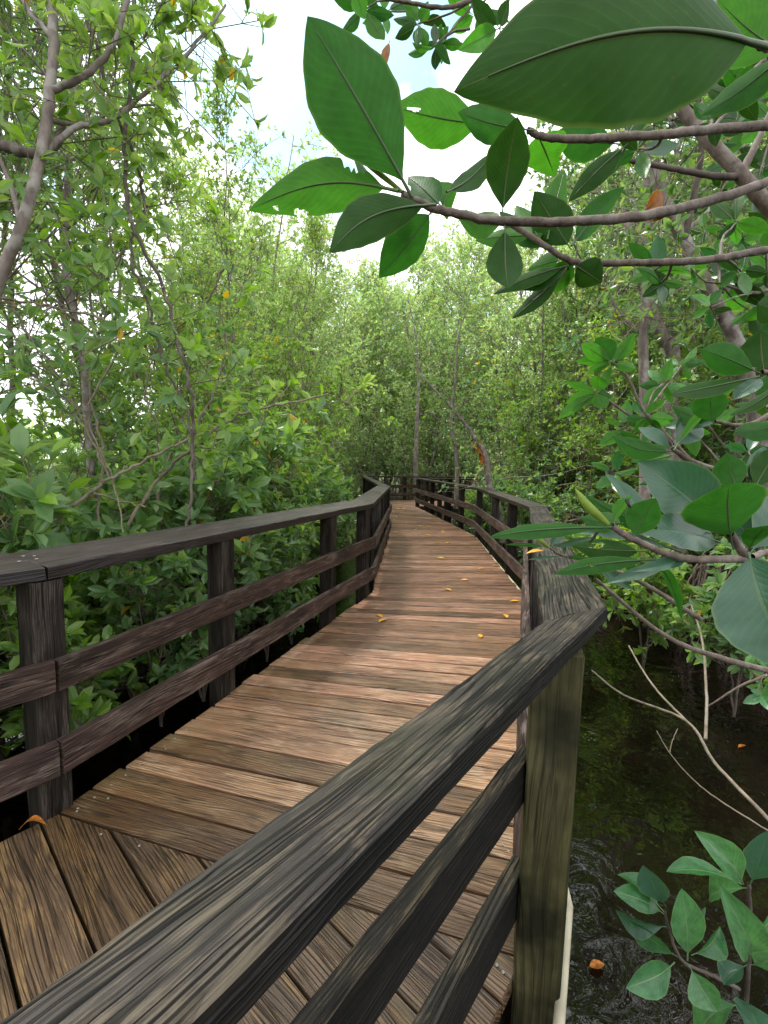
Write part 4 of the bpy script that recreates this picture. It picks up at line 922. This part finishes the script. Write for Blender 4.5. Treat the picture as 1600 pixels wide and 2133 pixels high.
tag(tubes('residue', [(smooth_path([P3(1244, 1108, .57), P3(1238, 1118, .57), P3(1228, 1130, .57)], 6), [.0012, .0024, .0015, .0022, .0015, .002, .0014, .002, .0016, .0018, .0012, .0014, .001])], M['black'], None, 7), 'tiny black residue hanging by the chewed hole in a dark leaf, lower of the two', 'residue')

F2 = empty('mangrove_branch', (0, 0, 0), 0, 'twig with one very large dark leaf cut off by the right edge of the photo', 'branch')
fstem(F2, [(1760, 1120, .46), (1640, 1140, .42), (1566, 1160, .385)], (.004, .0026))
fleaf(F2, (1560, 1150), (1690, 1420), 178, .385, 'big_gloss', 'top', dt=-.04, roll_=22, bend=.05, side=.05, pet=.05, nu=36, nv=14)

F3 = empty('mangrove_branch', (0, 0, 0), 0, 'upright branch with tall glossy leaf rosettes at the right edge', 'branch')
fstem(F3, [(1760, 1010, .95), (1640, 1000, .92), (1520, 985, .88), (1440, 960, .86), (1402, 935, .84)], (.0062, .004))
fstem(F3, [(1760, 860, .85), (1640, 850, .82), (1560, 885, .8), (1490, 878, .8)], (.0055, .003), name='side_stem')
fstem(F3, [(1760, 800, .72), (1640, 775, .7), (1588, 775, .68)], (.0045, .003), name='side_stem')
for b, tp, w_, mt, fc, d_, dt_, ro, kw in [
    ((1404, 938), (1532, 808), 17, 'big_bright', 'under', .82, 0, 45, {}), ((1408, 940), (1276, 908), 42, 'big', 'under', .84, -.03, 20, dict(side=.06)),
    ((1402, 932), (1448, 866), 58, 'big_gloss', 'top', .85, .04, 20, {}), ((1400, 935), (1330, 890), 26, 'big_gloss', 'top', .88, .05, 30, {}),
    ((1410, 945), (1312, 960), 20, 'big_bright', 'under', .86, .05, 40, {}), ((1488, 885), (1478, 808), 66, 'big', 'under', .78, -.02, 15, {}),
    ((1486, 878), (1400, 846), 34, 'big', 'under', .82, .05, 30, {}), ((1535, 1018), (1512, 944), 62, 'big', 'under', .70, 0, 15, dict(pet=.05)),
    ((1560, 1010), (1592, 930), 44, 'big_gloss', 'top', .74, 0, 25, {}), ((1570, 1020), (1640, 920), 50, 'big_dark', 'under', .72, 0, 25, {}),
    ((1520, 1010), (1462, 1008), 24, 'big', 'under', .76, 0, 35, {}), ((1584, 778), (1460, 728), 62, 'big', 'under', .68, -.02, 15, dict(side=-.04)),
    ((1582, 784), (1396, 822), 36, 'big_dark', 'under', .68, -.04, 35, dict(side=-.05)), ((1592, 775), (1585, 685), 78, 'big_dark', 'under', .68, 0, 15, {}),
    ((1588, 786), (1530, 832), 40, 'big_gloss', 'top', .70, 0, 30, {}), ((1640, 790), (1520, 865), 26, 'big_dark', 'under', .7, 0, 40, {}),
    ((1500, 880), (1385, 890), 30, 'big_gloss', 'top', .84, .05, 30, {}), ((1490, 885), (1540, 850), 24, 'big_bright', 'under', .86, .04, 20, {}),
    ((1640, 880), (1530, 900), 44, 'big', 'under', .75, 0, 30, {}), ((1440, 960), (1330, 1010), 24, 'big', 'under', .9, .04, 35, {}),
    ((1640, 650), (1578, 632), 60, 'big_dark', 'under', .75, 0, 20, {})]:
    fleaf(F3, b, tp, w_, d_, mt, fc, dt=dt_, roll_=ro, **kw)
for a_ in [(1520, 985, .95, 1440, 895, 1.0, 5, 60), (1600, 990, .9, 1560, 940, 1.0, 5, 70), (1600, 850, .9, 1570, 830, .95, 5, 60)]:
    side(F3, *a_, mats=('big', 'big_gloss', 'big_bright'), rmax=50)
F4 = empty('mangrove_branch', (0, 0, 0), 0, 'slender twigs with two leafy whorls, left of the glossy branches', 'branch')
fstem(F4, [(1520, 1060, 1.4), (1440, 960, 1.38), (1345, 860, 1.36), (1310, 790, 1.35), (1278, 756, 1.34)], (.006, .003))
fstem(F4, [(1400, 925, 1.37), (1290, 850, 1.36), (1246, 818, 1.35)], (.004, .0028), name='side_stem')
for (cx_, cy_, lst) in [(1277, 756, [(1240, 704, 42), (1210, 716, 32), (1198, 752, 20), (1322, 692, 28), (1262, 728, 22), (1225, 775, 18), (1325, 768, 22), (1300, 720, 24)]),
                        (1246, 818, [(1178, 796, 18), (1242, 782, 32), (1274, 762, 22), (1162, 872, 24), (1180, 838, 22), (1276, 826, 22), (1262, 850, 30), (1212, 838, 24)])]:
    for (tx, ty, w_) in lst: fleaf(F4, (cx_, cy_), (tx, ty), w_, 1.34, rr_.choice(['big', 'big_bright', 'big_bright']), 'under', dt=rr_.uniform(-.06, .06), roll_=rr_.uniform(-30, 30), nu=14, nv=6)
for a_ in [(1400, 925, 1.37, 1345, 868, 1.3, 6, 58), (1345, 860, 1.36, 1380, 800, 1.45, 6, 60), (1440, 960, 1.38, 1300, 890, 1.4, 5, 62), (1480, 1010, 1.4, 1340, 930, 1.4, 5, 55), (1500, 1040, 1.4, 1280, 985, 1.5, 5, 55), (1345, 860, 1.36, 1420, 760, 1.5, 5, 50)]:
    side(F4, *a_, mats=('big', 'big_bright', 'big_fresh'), rmax=55)
F5 = empty('mangrove_branch', (0, 0, 0), 0, 'small twig with a slim bud hanging over the second cap board, leftmost low twig', 'branch')
fstem(F5, [(1460, 1290, .86), (1330, 1210, .83), (1225, 1170, .80), (1170, 1156, .78), (1143, 1140, .77)], (.0045, .0016))
for b, tp, w_, mt, fc in [((1143, 1140), (1052, 1134), 8, 'big', 'under'), ((1144, 1138), (1178, 1100), 22, 'big_gloss', 'top'), ((1146, 1140), (1235, 1118), 14, 'big_gloss', 'top'),
                          ((1172, 1156), (1250, 1168), 10, 'big', 'under'), ((1175, 1158), (1176, 1128), 6, 'big', 'under'), ((1225, 1170), (1330, 1150), 18, 'big', 'under'), ((1230, 1172), (1320, 1230), 20, 'big_gloss', 'top'), ((1170, 1158), (1096, 1166), 6, 'big_gloss', 'top'), ((1330, 1210), (1300, 1160), 20, 'big', 'under')]:
    fleaf(F5, b, tp, w_, .78, mt, fc, roll_=rr_.uniform(-20, 20))
stipule(F5, (1145, 1141), (1110, 1106), .77, .0042, bow=-.004)
fstem(F5, [(1700, 1420, 1.0), (1500, 1370, .95), (1380, 1320, .92), (1240, 1205, .88)], (.007, .003), name='side_stem')
tag(link('fallen_leaf', leaf_mesh('fallen_leaf', P3(1132, 1147, .80), P3(1096, 1153, .80), .0075, (0, -.5, 1), pet=.02), M['fallen']), 'slim yellow leaf caught over the second cap board beside the small bud', 'leaf')

# G: shrub in the bottom right corner over the water
Gg = empty('mangrove_seedling', (0, 0, 0), 0, 'fresh green mangrove seedling in the bottom right corner over the dark water', 'plant')
fstem(Gg, [(1556, 2300, .98), (1553, 2133, .94), (1560, 2000, .90), (1562, 1900, .86), (1560, 1840, .84)], (.0048, .003), 'bark_dark')
fstem(Gg, [(1540, 2060, .92), (1480, 2030, .88), (1420, 2000, .85), (1392, 1930, .82), (1385, 1895, .81)], (.0034, .002), 'bark_dark', name='side_stem')
for b, tp, w_, d_, dt_, ro in [((1548, 1842), (1446, 1730), 56, .84, -.02, 15), ((1562, 1845), (1600, 1730), 64, .84, -.02, 15), ((1545, 1842), (1388, 1816), 30, .84, .02, 35), ((1388, 1890), (1340, 1802), 54, .81, -.02, 15),
                               ((1384, 1900), (1286, 1822), 26, .81, .02, 40), ((1384, 1905), (1278, 1856), 44, .83, .04, 15), ((1432, 2000), (1420, 1850), 62, .80, -.04, 15), ((1552, 1990), (1498, 1842), 66, .86, -.05, 15),
                               ((1405, 2005), (1303, 2058), 52, .84, -.03, 15), ((1435, 2010), (1494, 2108), 62, .82, -.05, 15), ((1415, 1995), (1312, 1920), 34, .85, .02, 30), ((1562, 1850), (1478, 1866), 50, .88, .04, 25),
                               ((1556, 2010), (1508, 2052), 40, .88, .03, 25), ((1562, 2010), (1640, 1960), 60, .88, 0, 25), ((1550, 2080), (1590, 2190), 70, .86, -.05, 20), ((1562, 1960), (1620, 1880), 40, .86, 0, 35), ((1440, 1990), (1500, 1930), 36, .86, .05, 30),
                               ((1395, 1930), (1282, 1895), 34, .84, .04, 30), ((1548, 2090), (1450, 2160), 60, .88, 0, 25), ((1400, 1940), (1470, 1890), 22, .84, .03, 40)]:
    fleaf(Gg, b, tp, w_, d_, rr_.choice(['big_fresh', 'big_fresh', 'big_fresh_pale', 'big_gloss']), 'top', dt=dt_ + rr_.uniform(-.05, .05), roll_=ro * rr_.choice([-1.6, 1.6]), bend=rr_.uniform(.02, .14), shape=(1.22, 1), fold=rr_.uniform(.1, .3), pet=.12)

# bare fallen boughs over the water at right
H1 = empty('bare_branch', (0, 0, 0), 0, 'bare grey branch leaning down to the right over the dark water beside the green post', 'branch')
fstem(H1, [(1232, 1396, 1.75), (1300, 1448, 1.68), (1430, 1502, 1.55), (1490, 1590, 1.45), (1600, 1706, 1.3), (1720, 1840, 1.2)], (.0026, .0065), 'twig')
fstem(H1, [(1430, 1502, 1.55), (1370, 1440, 1.7), (1335, 1390, 1.8), (1310, 1345, 1.9)], (.004, .0028), 'twig', name='side_stem')
fstem(H1, [(1470, 1540, 1.5), (1472, 1440, 1.62), (1462, 1330, 1.75), (1440, 1260, 1.85)], (.005, .003), 'twig', name='side_stem')
H2 = empty('bare_branch', (0, 0, 0), 0, 'thin crooked bare twig hanging above the water reflections, below the leaning branch', 'branch')
fstem(H2, [(1368, 1522, 1.5), (1395, 1568, 1.45), (1440, 1620, 1.38), (1500, 1668, 1.3), (1600, 1730, 1.2), (1700, 1790, 1.1)], (.0013, .0024), 'twig')
fstem(H2, [(1395, 1568, 1.45), (1400, 1545, 1.46), (1412, 1518, 1.48)], (.0018, .001), 'twig', name='side_stem')
H3 = empty('bare_branch', (0, 0, 0), 0, 'reddish bare twig entering from the right edge above the water', 'branch')
fstem(H3, [(1700, 1360, 1.6), (1600, 1405, 1.62), (1540, 1430, 1.65), (1470, 1475, 1.7)], (.007, .002), 'stem')
for a_ in [(1600, 1405, 1.62, 1580, 1360, 1.6, 5, 42), (1600, 1405, 1.62, 1590, 1450, 1.6, 5, 40)]: side(H3, *a_, mats=('big_fresh',), rmax=40)

# left: near trunk and its limbs, twisted vines
KL = empty('mangrove_tree', (0, 0, 0), 0, 'leaning grey-brown trunk at the left edge with slanting limbs, nearest tree on the left', 'tree')
fstem(KL, [(-60, 760, 2.5), (0, 580, 2.45), (45, 470, 2.4), (85, 330, 2.4), (103, 200, 2.4), (112, 80, 2.45), (100, -60, 2.5)], (.031, .022), 'bark', name='trunk', jit=.002, sides=12)
for pts, r in [([(100, 190, 2.4), (180, 155, 2.42), (235, 95, 2.45), (265, 0, 2.5), (280, -80, 2.55)], (.018, .010)), ([(85, 330, 2.4), (150, 270, 2.5), (240, 245, 2.6), (330, 170, 2.75), (400, 100, 2.9), (470, 10, 3.05)], (.017, .007)),
               ([(-80, 320, 2.6), (0, 302, 2.55), (60, 318, 2.5), (120, 295, 2.6), (135, 200, 2.7)], (.034, .018)), ([(45, 470, 2.4), (20, 380, 2.45), (-40, 250, 2.5)], (.014, .008)),
               ([(105, 250, 2.45), (170, 258, 2.6), (240, 230, 2.8), (330, 215, 3.0)], (.012, .006)), ([(112, 80, 2.45), (60, 20, 2.5), (20, -60, 2.6)], (.014, .008))]:
    fstem(KL, pts, r, 'bark_dark' if r[0] > .03 else 'bark', name='limb', jit=.003)
def twig_cloud(parent, anchors, n, reach, seed, leafm, ll=.1, k=6, name='leaves', on=None):
    rng = np.random.default_rng(seed); tw = []; tips = []; dirs = []
    A_ = np.array(anchors)
    if on is not None:
        SP = smooth_path(on, 8)
        for a in A_:
            p_ = SP[np.argmin(np.linalg.norm(SP - a, axis=1))]; md = (p_ + a) / 2 + rng.normal(0, .03, 3); tw.append((p_, md, .010, .007)); tw.append((md, a, .007, .005))
    for i in range(n):
        a = A_[rng.integers(len(A_))]; d = unit(rng.normal(0, 1, 3) + np.array([0, 0, .3])); l = reach * rng.uniform(.3, 1)
        e = a + d * l; tw.append((a, e, .004, .003)); tips.append(e); dirs.append(d)
        for _ in range(3):
            c = a + d * l * rng.uniform(.3, 1); d2 = unit(d * .5 + rng.normal(0, .7, 3)); e2 = c + d2 * rng.uniform(.08, .3); tw.append((c, e2, .003, .002)); tips.append(e2); dirs.append(d2)
    V, Q = twig_arrays(tw); link('twigs', mesh_np('twigs', V, Q, smooth=True), M['twig'], parent)
    link(name, leaves_mesh(name, *rosettes(np.array(tips), np.array(dirs), rng, k, ll), rng), leafm, parent)
anch = [P3(x, y, d) for x, y, d in [(250, 60, 2.5), (180, 155, 2.45), (240, 245, 2.6), (330, 170, 2.75), (400, 100, 2.9), (60, 60, 2.5), (20, 200, 2.5), (30, 420, 2.5), (100, 420, 2.6), (-40, 120, 2.5), (120, 300, 2.6), (200, 60, 2.6), (300, 80, 2.8), (360, 200, 2.9), (440, 60, 3.0)]]
twig_cloud(KL, anch, 62, .5, 41, M['leaf_b'], .11, 5)

VG = 'twisted bare vines climbing through the left trees'
for i, pts in enumerate([[(275, -60), (270, 150), (262, 300), (270, 420), (290, 500), (335, 600), (372, 700), (398, 800), (404, 900), (398, 1040), (380, 1130)],
                         [(160, -40), (230, 200), (280, 330), (300, 420), (275, 540), (300, 620), (340, 760), (390, 860), (410, 1000)],
                         [(0, 620), (120, 640), (250, 700), (180, 860), (240, 1000), (260, 1110)],
                         [(470, 560), (420, 640), (330, 720), (300, 820), (330, 900), (310, 1000)],
                         [(0, 600), (60, 700), (130, 800), (170, 880), (230, 1000)],
                         [(260, 1095), (330, 1000), (400, 930), (470, 880), (560, 850), (680, 820)],
                         [(0, 1045), (80, 1025), (160, 1018), (230, 1040), (300, 1060)],
                         [(40, 1180), (120, 1090), (220, 1000), (300, 965), (390, 910)],
                         [(340, 1090), (335, 1010), (360, 950), (395, 905), (440, 820), (470, 720), (450, 600)],
                         [(200, 1100), (215, 950), (190, 800), (215, 650), (260, 520), (310, 430)]]):
    d0 = [2.7, 2.8, 2.6, 3.2, 2.7, 3.0, 2.9, 2.6, 3.4, 3.0][i]
    v = empty('vine', (0, 0, 0), 0, ['dark vine strand hanging from the top left and twisting down to the left railing', 'second dark strand twisting down beside the first, with a loop near the top', 'thin stem arching in from the left edge', 'pale stem bowing out to the right at mid height',
        'straight tan stem slanting down from the left edge', 'tan stem sweeping up to the right from behind the railing', 'nearly level tan stem just above the railing at the left edge', 'paired tan stems slanting up from the railing corner', 'brown stem rising from behind the second post and curving right', 'thin upright stem between the slanting tan stems'][i], 'vine', VG)
    j = np.random.default_rng(50 + i)
    fstem(v, [(x + j.uniform(-4, 4), y + j.uniform(-4, 4), d0 + j.uniform(-.08, .08)) for x, y in pts], ([.012, .010, .007, .008, .008, .012, .010, .013, .013, .008][i], [.008, .007, .004, .004, .006, .005, .005, .006, .005, .005][i]), 'twig' if i > 1 else 'bark_dark', name='strand', jit=.006)
    if i not in (6, 7):
        twig_cloud(v, [P3(x, y, d0) for x, y in pts if y < 1000], 10, .4, 60 + i, M['leaf_b' if i % 2 else 'leaf_a'], .1, 5)

# right: pale lichened trunks
for i, (pts, r, lab) in enumerate([([(1330, 230, 3.4), (1355, 300, 3.4), (1378, 400, 3.4), (1420, 490, 3.4), (1470, 590, 3.45), (1520, 680, 3.5), (1560, 800, 3.6), (1590, 1000, 3.8), (1600, 1180, 4.0)], (.036, .06), 'lichen-spotted pale trunk slanting from top centre-right down to the right edge'),
                                  ([(1300, 420, 5.4), (1330, 560, 5.2), (1358, 640, 5.2), (1378, 700, 5.2), (1400, 730, 5.2), (1395, 820, 5.3), (1400, 950, 5.4), (1410, 1150, 5.5)], (.045, .10), 'thick pale crooked trunk with an elbow, behind the slanting lichened trunk'),
                                  ([(850, 700, 8.7), (880, 780, 8.5), (950, 860, 8.3), (985, 905, 8.2), (1013, 950, 8.0), (1018, 1000, 8.0), (1030, 1040, 8.0), (1048, 1085, 8.0), (1050, 1130, 8.0)], (.008, .085), 'pale bent trunk rising behind the right railing before it bends'),
                                  ([(1320, 120, 4.5), (1345, 330, 4.5), (1352, 520, 4.5), (1340, 700, 4.6), (1345, 900, 4.7), (1340, 1120, 4.8)], (.03, .055), 'straight slim grey trunk left of the lichened trunk'),
                                  ([(850, 620, 17.5), (866, 700, 17.5), (872, 800, 17.5), (868, 900, 17.4), (866, 990, 17.4), (868, 1045, 17.4)], (.015, .11), 'slim pale trunk standing just beyond the end of the right railing'),
                                  ([(975, 640, 11), (955, 700, 11), (948, 800, 11), (940, 880, 11), (952, 960, 11), (950, 1060, 11)], (.008, .06), 'thin brown trunk left of the bent pale trunk')]):
    e = empty('mangrove_tree', (0, 0, 0), 0, lab, 'tree', None)
    fstem(e, pts, r, 'bark', name='trunk', jit=.0015, sides=14)
    d_ = pts[0][2]
    for s_ in range(3):
        q = pts[1 + s_]; x, y = q[0], q[1]; dx = rr_.choice([-1, 1]) * rr_.uniform(40, 110) * 4 / d_
        fstem(e, [(x, y, q[2]), (x + dx * .5, y - 50 * 4 / d_, q[2] + .1), (x + dx, y - 140 * 4 / d_, q[2] + .2)], (r[0] * .5, r[0] * .2), 'bark', name='limb', jit=.006)
    twig_cloud(e, [P3(p[0] + rr_.uniform(-60, 60), p[1] - 40, p[2] + rr_.uniform(-.3, .3)) for p in pts[:5] for _ in (0, 1)], 55, .8, 80 + i, M['leaf_a'], .085, 6, on=[P3(*p) for p in pts])
# dead fern-like red-brown bunch against the bent trunk
tag(link('dead_leaf_bunch', leaves_mesh('dead_leaf_bunch', *rosettes(np.array([P3(1000 + a, 925 + b, 8.1) for a, b in ((0, 0), (4, 14), (-3, -12), (6, 24))]), np.array([[0, 0, -1.]] * 4), np.random.default_rng(4), 8, .22, (.1, .5)), np.random.default_rng(4)), M['fallen_red']), 'red-brown bunch of dead leaves hanging against the bent pale trunk', 'dead leaves')

# fallen leaves on the boards
def fallen(x, y, size, label, z=.004, mat='fallen', ang=None, curl=.04):
    c = onz(x, y, z); a = rr_.uniform(0, 6.28) if ang is None else ang; d = np.array([math.cos(a), math.sin(a), 0])
    o = link('fallen_leaf', leaf_mesh('fallen_leaf', c - d * size / 2 + (0, 0, .001), c + d * size / 2 + (0, 0, .001), size * rr_.uniform(.34, .46), (rr_.uniform(-.15, .15), rr_.uniform(-.15, .15), 1), bend=curl, fold=.10, pet=.12, nu=12, nv=6), M[mat])
    return tag(o, label, 'leaf', 'yellow leaves fallen on the deck boards' if z < .1 and mat == 'fallen' else None)
for (x, y) in [(757, 1010), (1015, 877), (945, 892), (1128, 1073), (1075, 1155), (935, 1268), (395, 1180), (373, 1153)]:
    X_, Y_ = 650 + x / 2.667, 850 + y / 2.667
    fallen(X_, Y_, rr_.uniform(.085, .11), 'yellow leaf lying on the nearer half of the deck boards', ang=2.3 if x == 757 else None)
for (x, y) in [(640, 707), (583, 676), (725, 680), (715, 835), (460, 620), (465, 690), (600, 655), (545, 600), (700, 750), (475, 605), (850, 955), (755, 750), (700, 640), (500, 580), (515, 560), (730, 690), (650, 660), (540, 640), (640, 600), (590, 560), (480, 560)]:
    fallen(650 + x / 2.667, 850 + y / 2.667, rr_.uniform(.10, .14), 'small yellow leaf lying far along the deck', curl=.04)
fallen(68, 1724, .075, 'curled orange leaf at the foot of the left corner post', z=.012, mat='fallen_red', ang=.3, curl=.35)
fallen(1242, 2012, .075, 'orange-brown leaf floating on the dark water near the green post', z=WZ + .012, mat='fallen_red', ang=.2, curl=.05)
fallen(1545, 1555, .09, 'brown leaf floating in the water at the right, under the bare branch', z=WZ + .012, mat='fallen_red', ang=.4, curl=.05)
fallen(745, 1033, .12, 'pale bleached leaf lying across the left railing cap where it bends', z=ZT + .02, mat='pipe', ang=-.9, curl=.02)


# ------------------------------------------------------------------ light
SUN_EL, SUN_AZ = 58, -38       # azimuth from +Y, negative = left
w = bpy.data.worlds.new('World'); sc.world = w; w.use_nodes = True; t = w.node_tree; t.nodes.clear()
def wn(typ, **k):
    nd = t.nodes.new(typ)
    for a, b in k.items(): setattr(nd, a, b)
    return nd
sky = wn('ShaderNodeTexSky', sky_type='NISHITA'); sky.sun_disc = False; sky.sun_elevation = math.radians(SUN_EL); sky.sun_rotation = math.radians(SUN_AZ)
sky.air_density = 1.0; sky.dust_density = 1.5
tcw = wn('ShaderNodeTexCoord'); nz = wn('ShaderNodeTexNoise'); nz.inputs['Scale'].default_value = 2.6; nz.inputs['Detail'].default_value = 6; nz.inputs['Roughness'].default_value = .55
t.links.new(tcw.outputs['Generated'], nz.inputs['Vector'])
blue_dir = nrm(ray(640, 60))
dt = wn('ShaderNodeVectorMath', operation='DOT_PRODUCT'); t.links.new(tcw.outputs['Generated'], dt.inputs[0]); dt.inputs[1].default_value = tuple(blue_dir)
def wm(op, a, b=None):
    nd = wn('ShaderNodeMath', operation=op)
    for i_, v_ in enumerate((a, b)):
        if isinstance(v_, bpy.types.NodeSocket): t.links.new(v_, nd.inputs[i_])
        elif v_ is not None: nd.inputs[i_].default_value = v_
    return nd.outputs[0]
gap = wm('MULTIPLY', wm('SUBTRACT', dt.outputs['Value'], .966), 48.)
cl = wm('ADD', wm('MULTIPLY', wm('SUBTRACT', nz.outputs[0], .5), 5.), wm('SUBTRACT', .75, wm('MAXIMUM', gap, 0.)))
rp = wn('ShaderNodeValToRGB'); rp.color_ramp.elements[0].position = .12; rp.color_ramp.elements[1].position = .5; t.links.new(cl, rp.inputs[0])
skys = wn('ShaderNodeMix', data_type='RGBA', blend_type='MULTIPLY'); skys.inputs[0].default_value = 1; t.links.new(sky.outputs[0], skys.inputs[6]); skys.inputs[7].default_value = (.24, .31, .27, 1)
cc = wn('ShaderNodeValToRGB'); cc.color_ramp.elements[0].color = (1.7, 1.76, 1.86, 1); cc.color_ramp.elements[1].color = (2.6, 2.6, 2.6, 1); cc.color_ramp.elements[0].position = .35; cc.color_ramp.elements[1].position = .7
t.links.new(nz.outputs[0], cc.inputs[0])
mx = wn('ShaderNodeMix', data_type='RGBA'); t.links.new(rp.outputs[0], mx.inputs[0]); t.links.new(skys.outputs[2], mx.inputs[6]); t.links.new(cc.outputs[0], mx.inputs[7])
bg = wn('ShaderNodeBackground'); bg.inputs[1].default_value = 1.0; t.links.new(mx.outputs[2], bg.inputs[0])
wo = wn('ShaderNodeOutputWorld'); t.links.new(bg.outputs[0], wo.inputs[0])
sl = bpy.data.lights.new('sun', 'SUN'); sl.energy = 3.8; sl.angle = math.radians(9); sl.color = (1, .96, .88)
so = bpy.data.objects.new('sun', sl); COL.objects.link(so)
el, az = math.radians(SUN_EL), math.radians(SUN_AZ)
dv = Vector((math.sin(az) * math.cos(el), math.cos(az) * math.cos(el), math.sin(el)))
so.rotation_euler = dv.to_track_quat('Z', 'Y').to_euler(); so.location = (0, 0, 20)
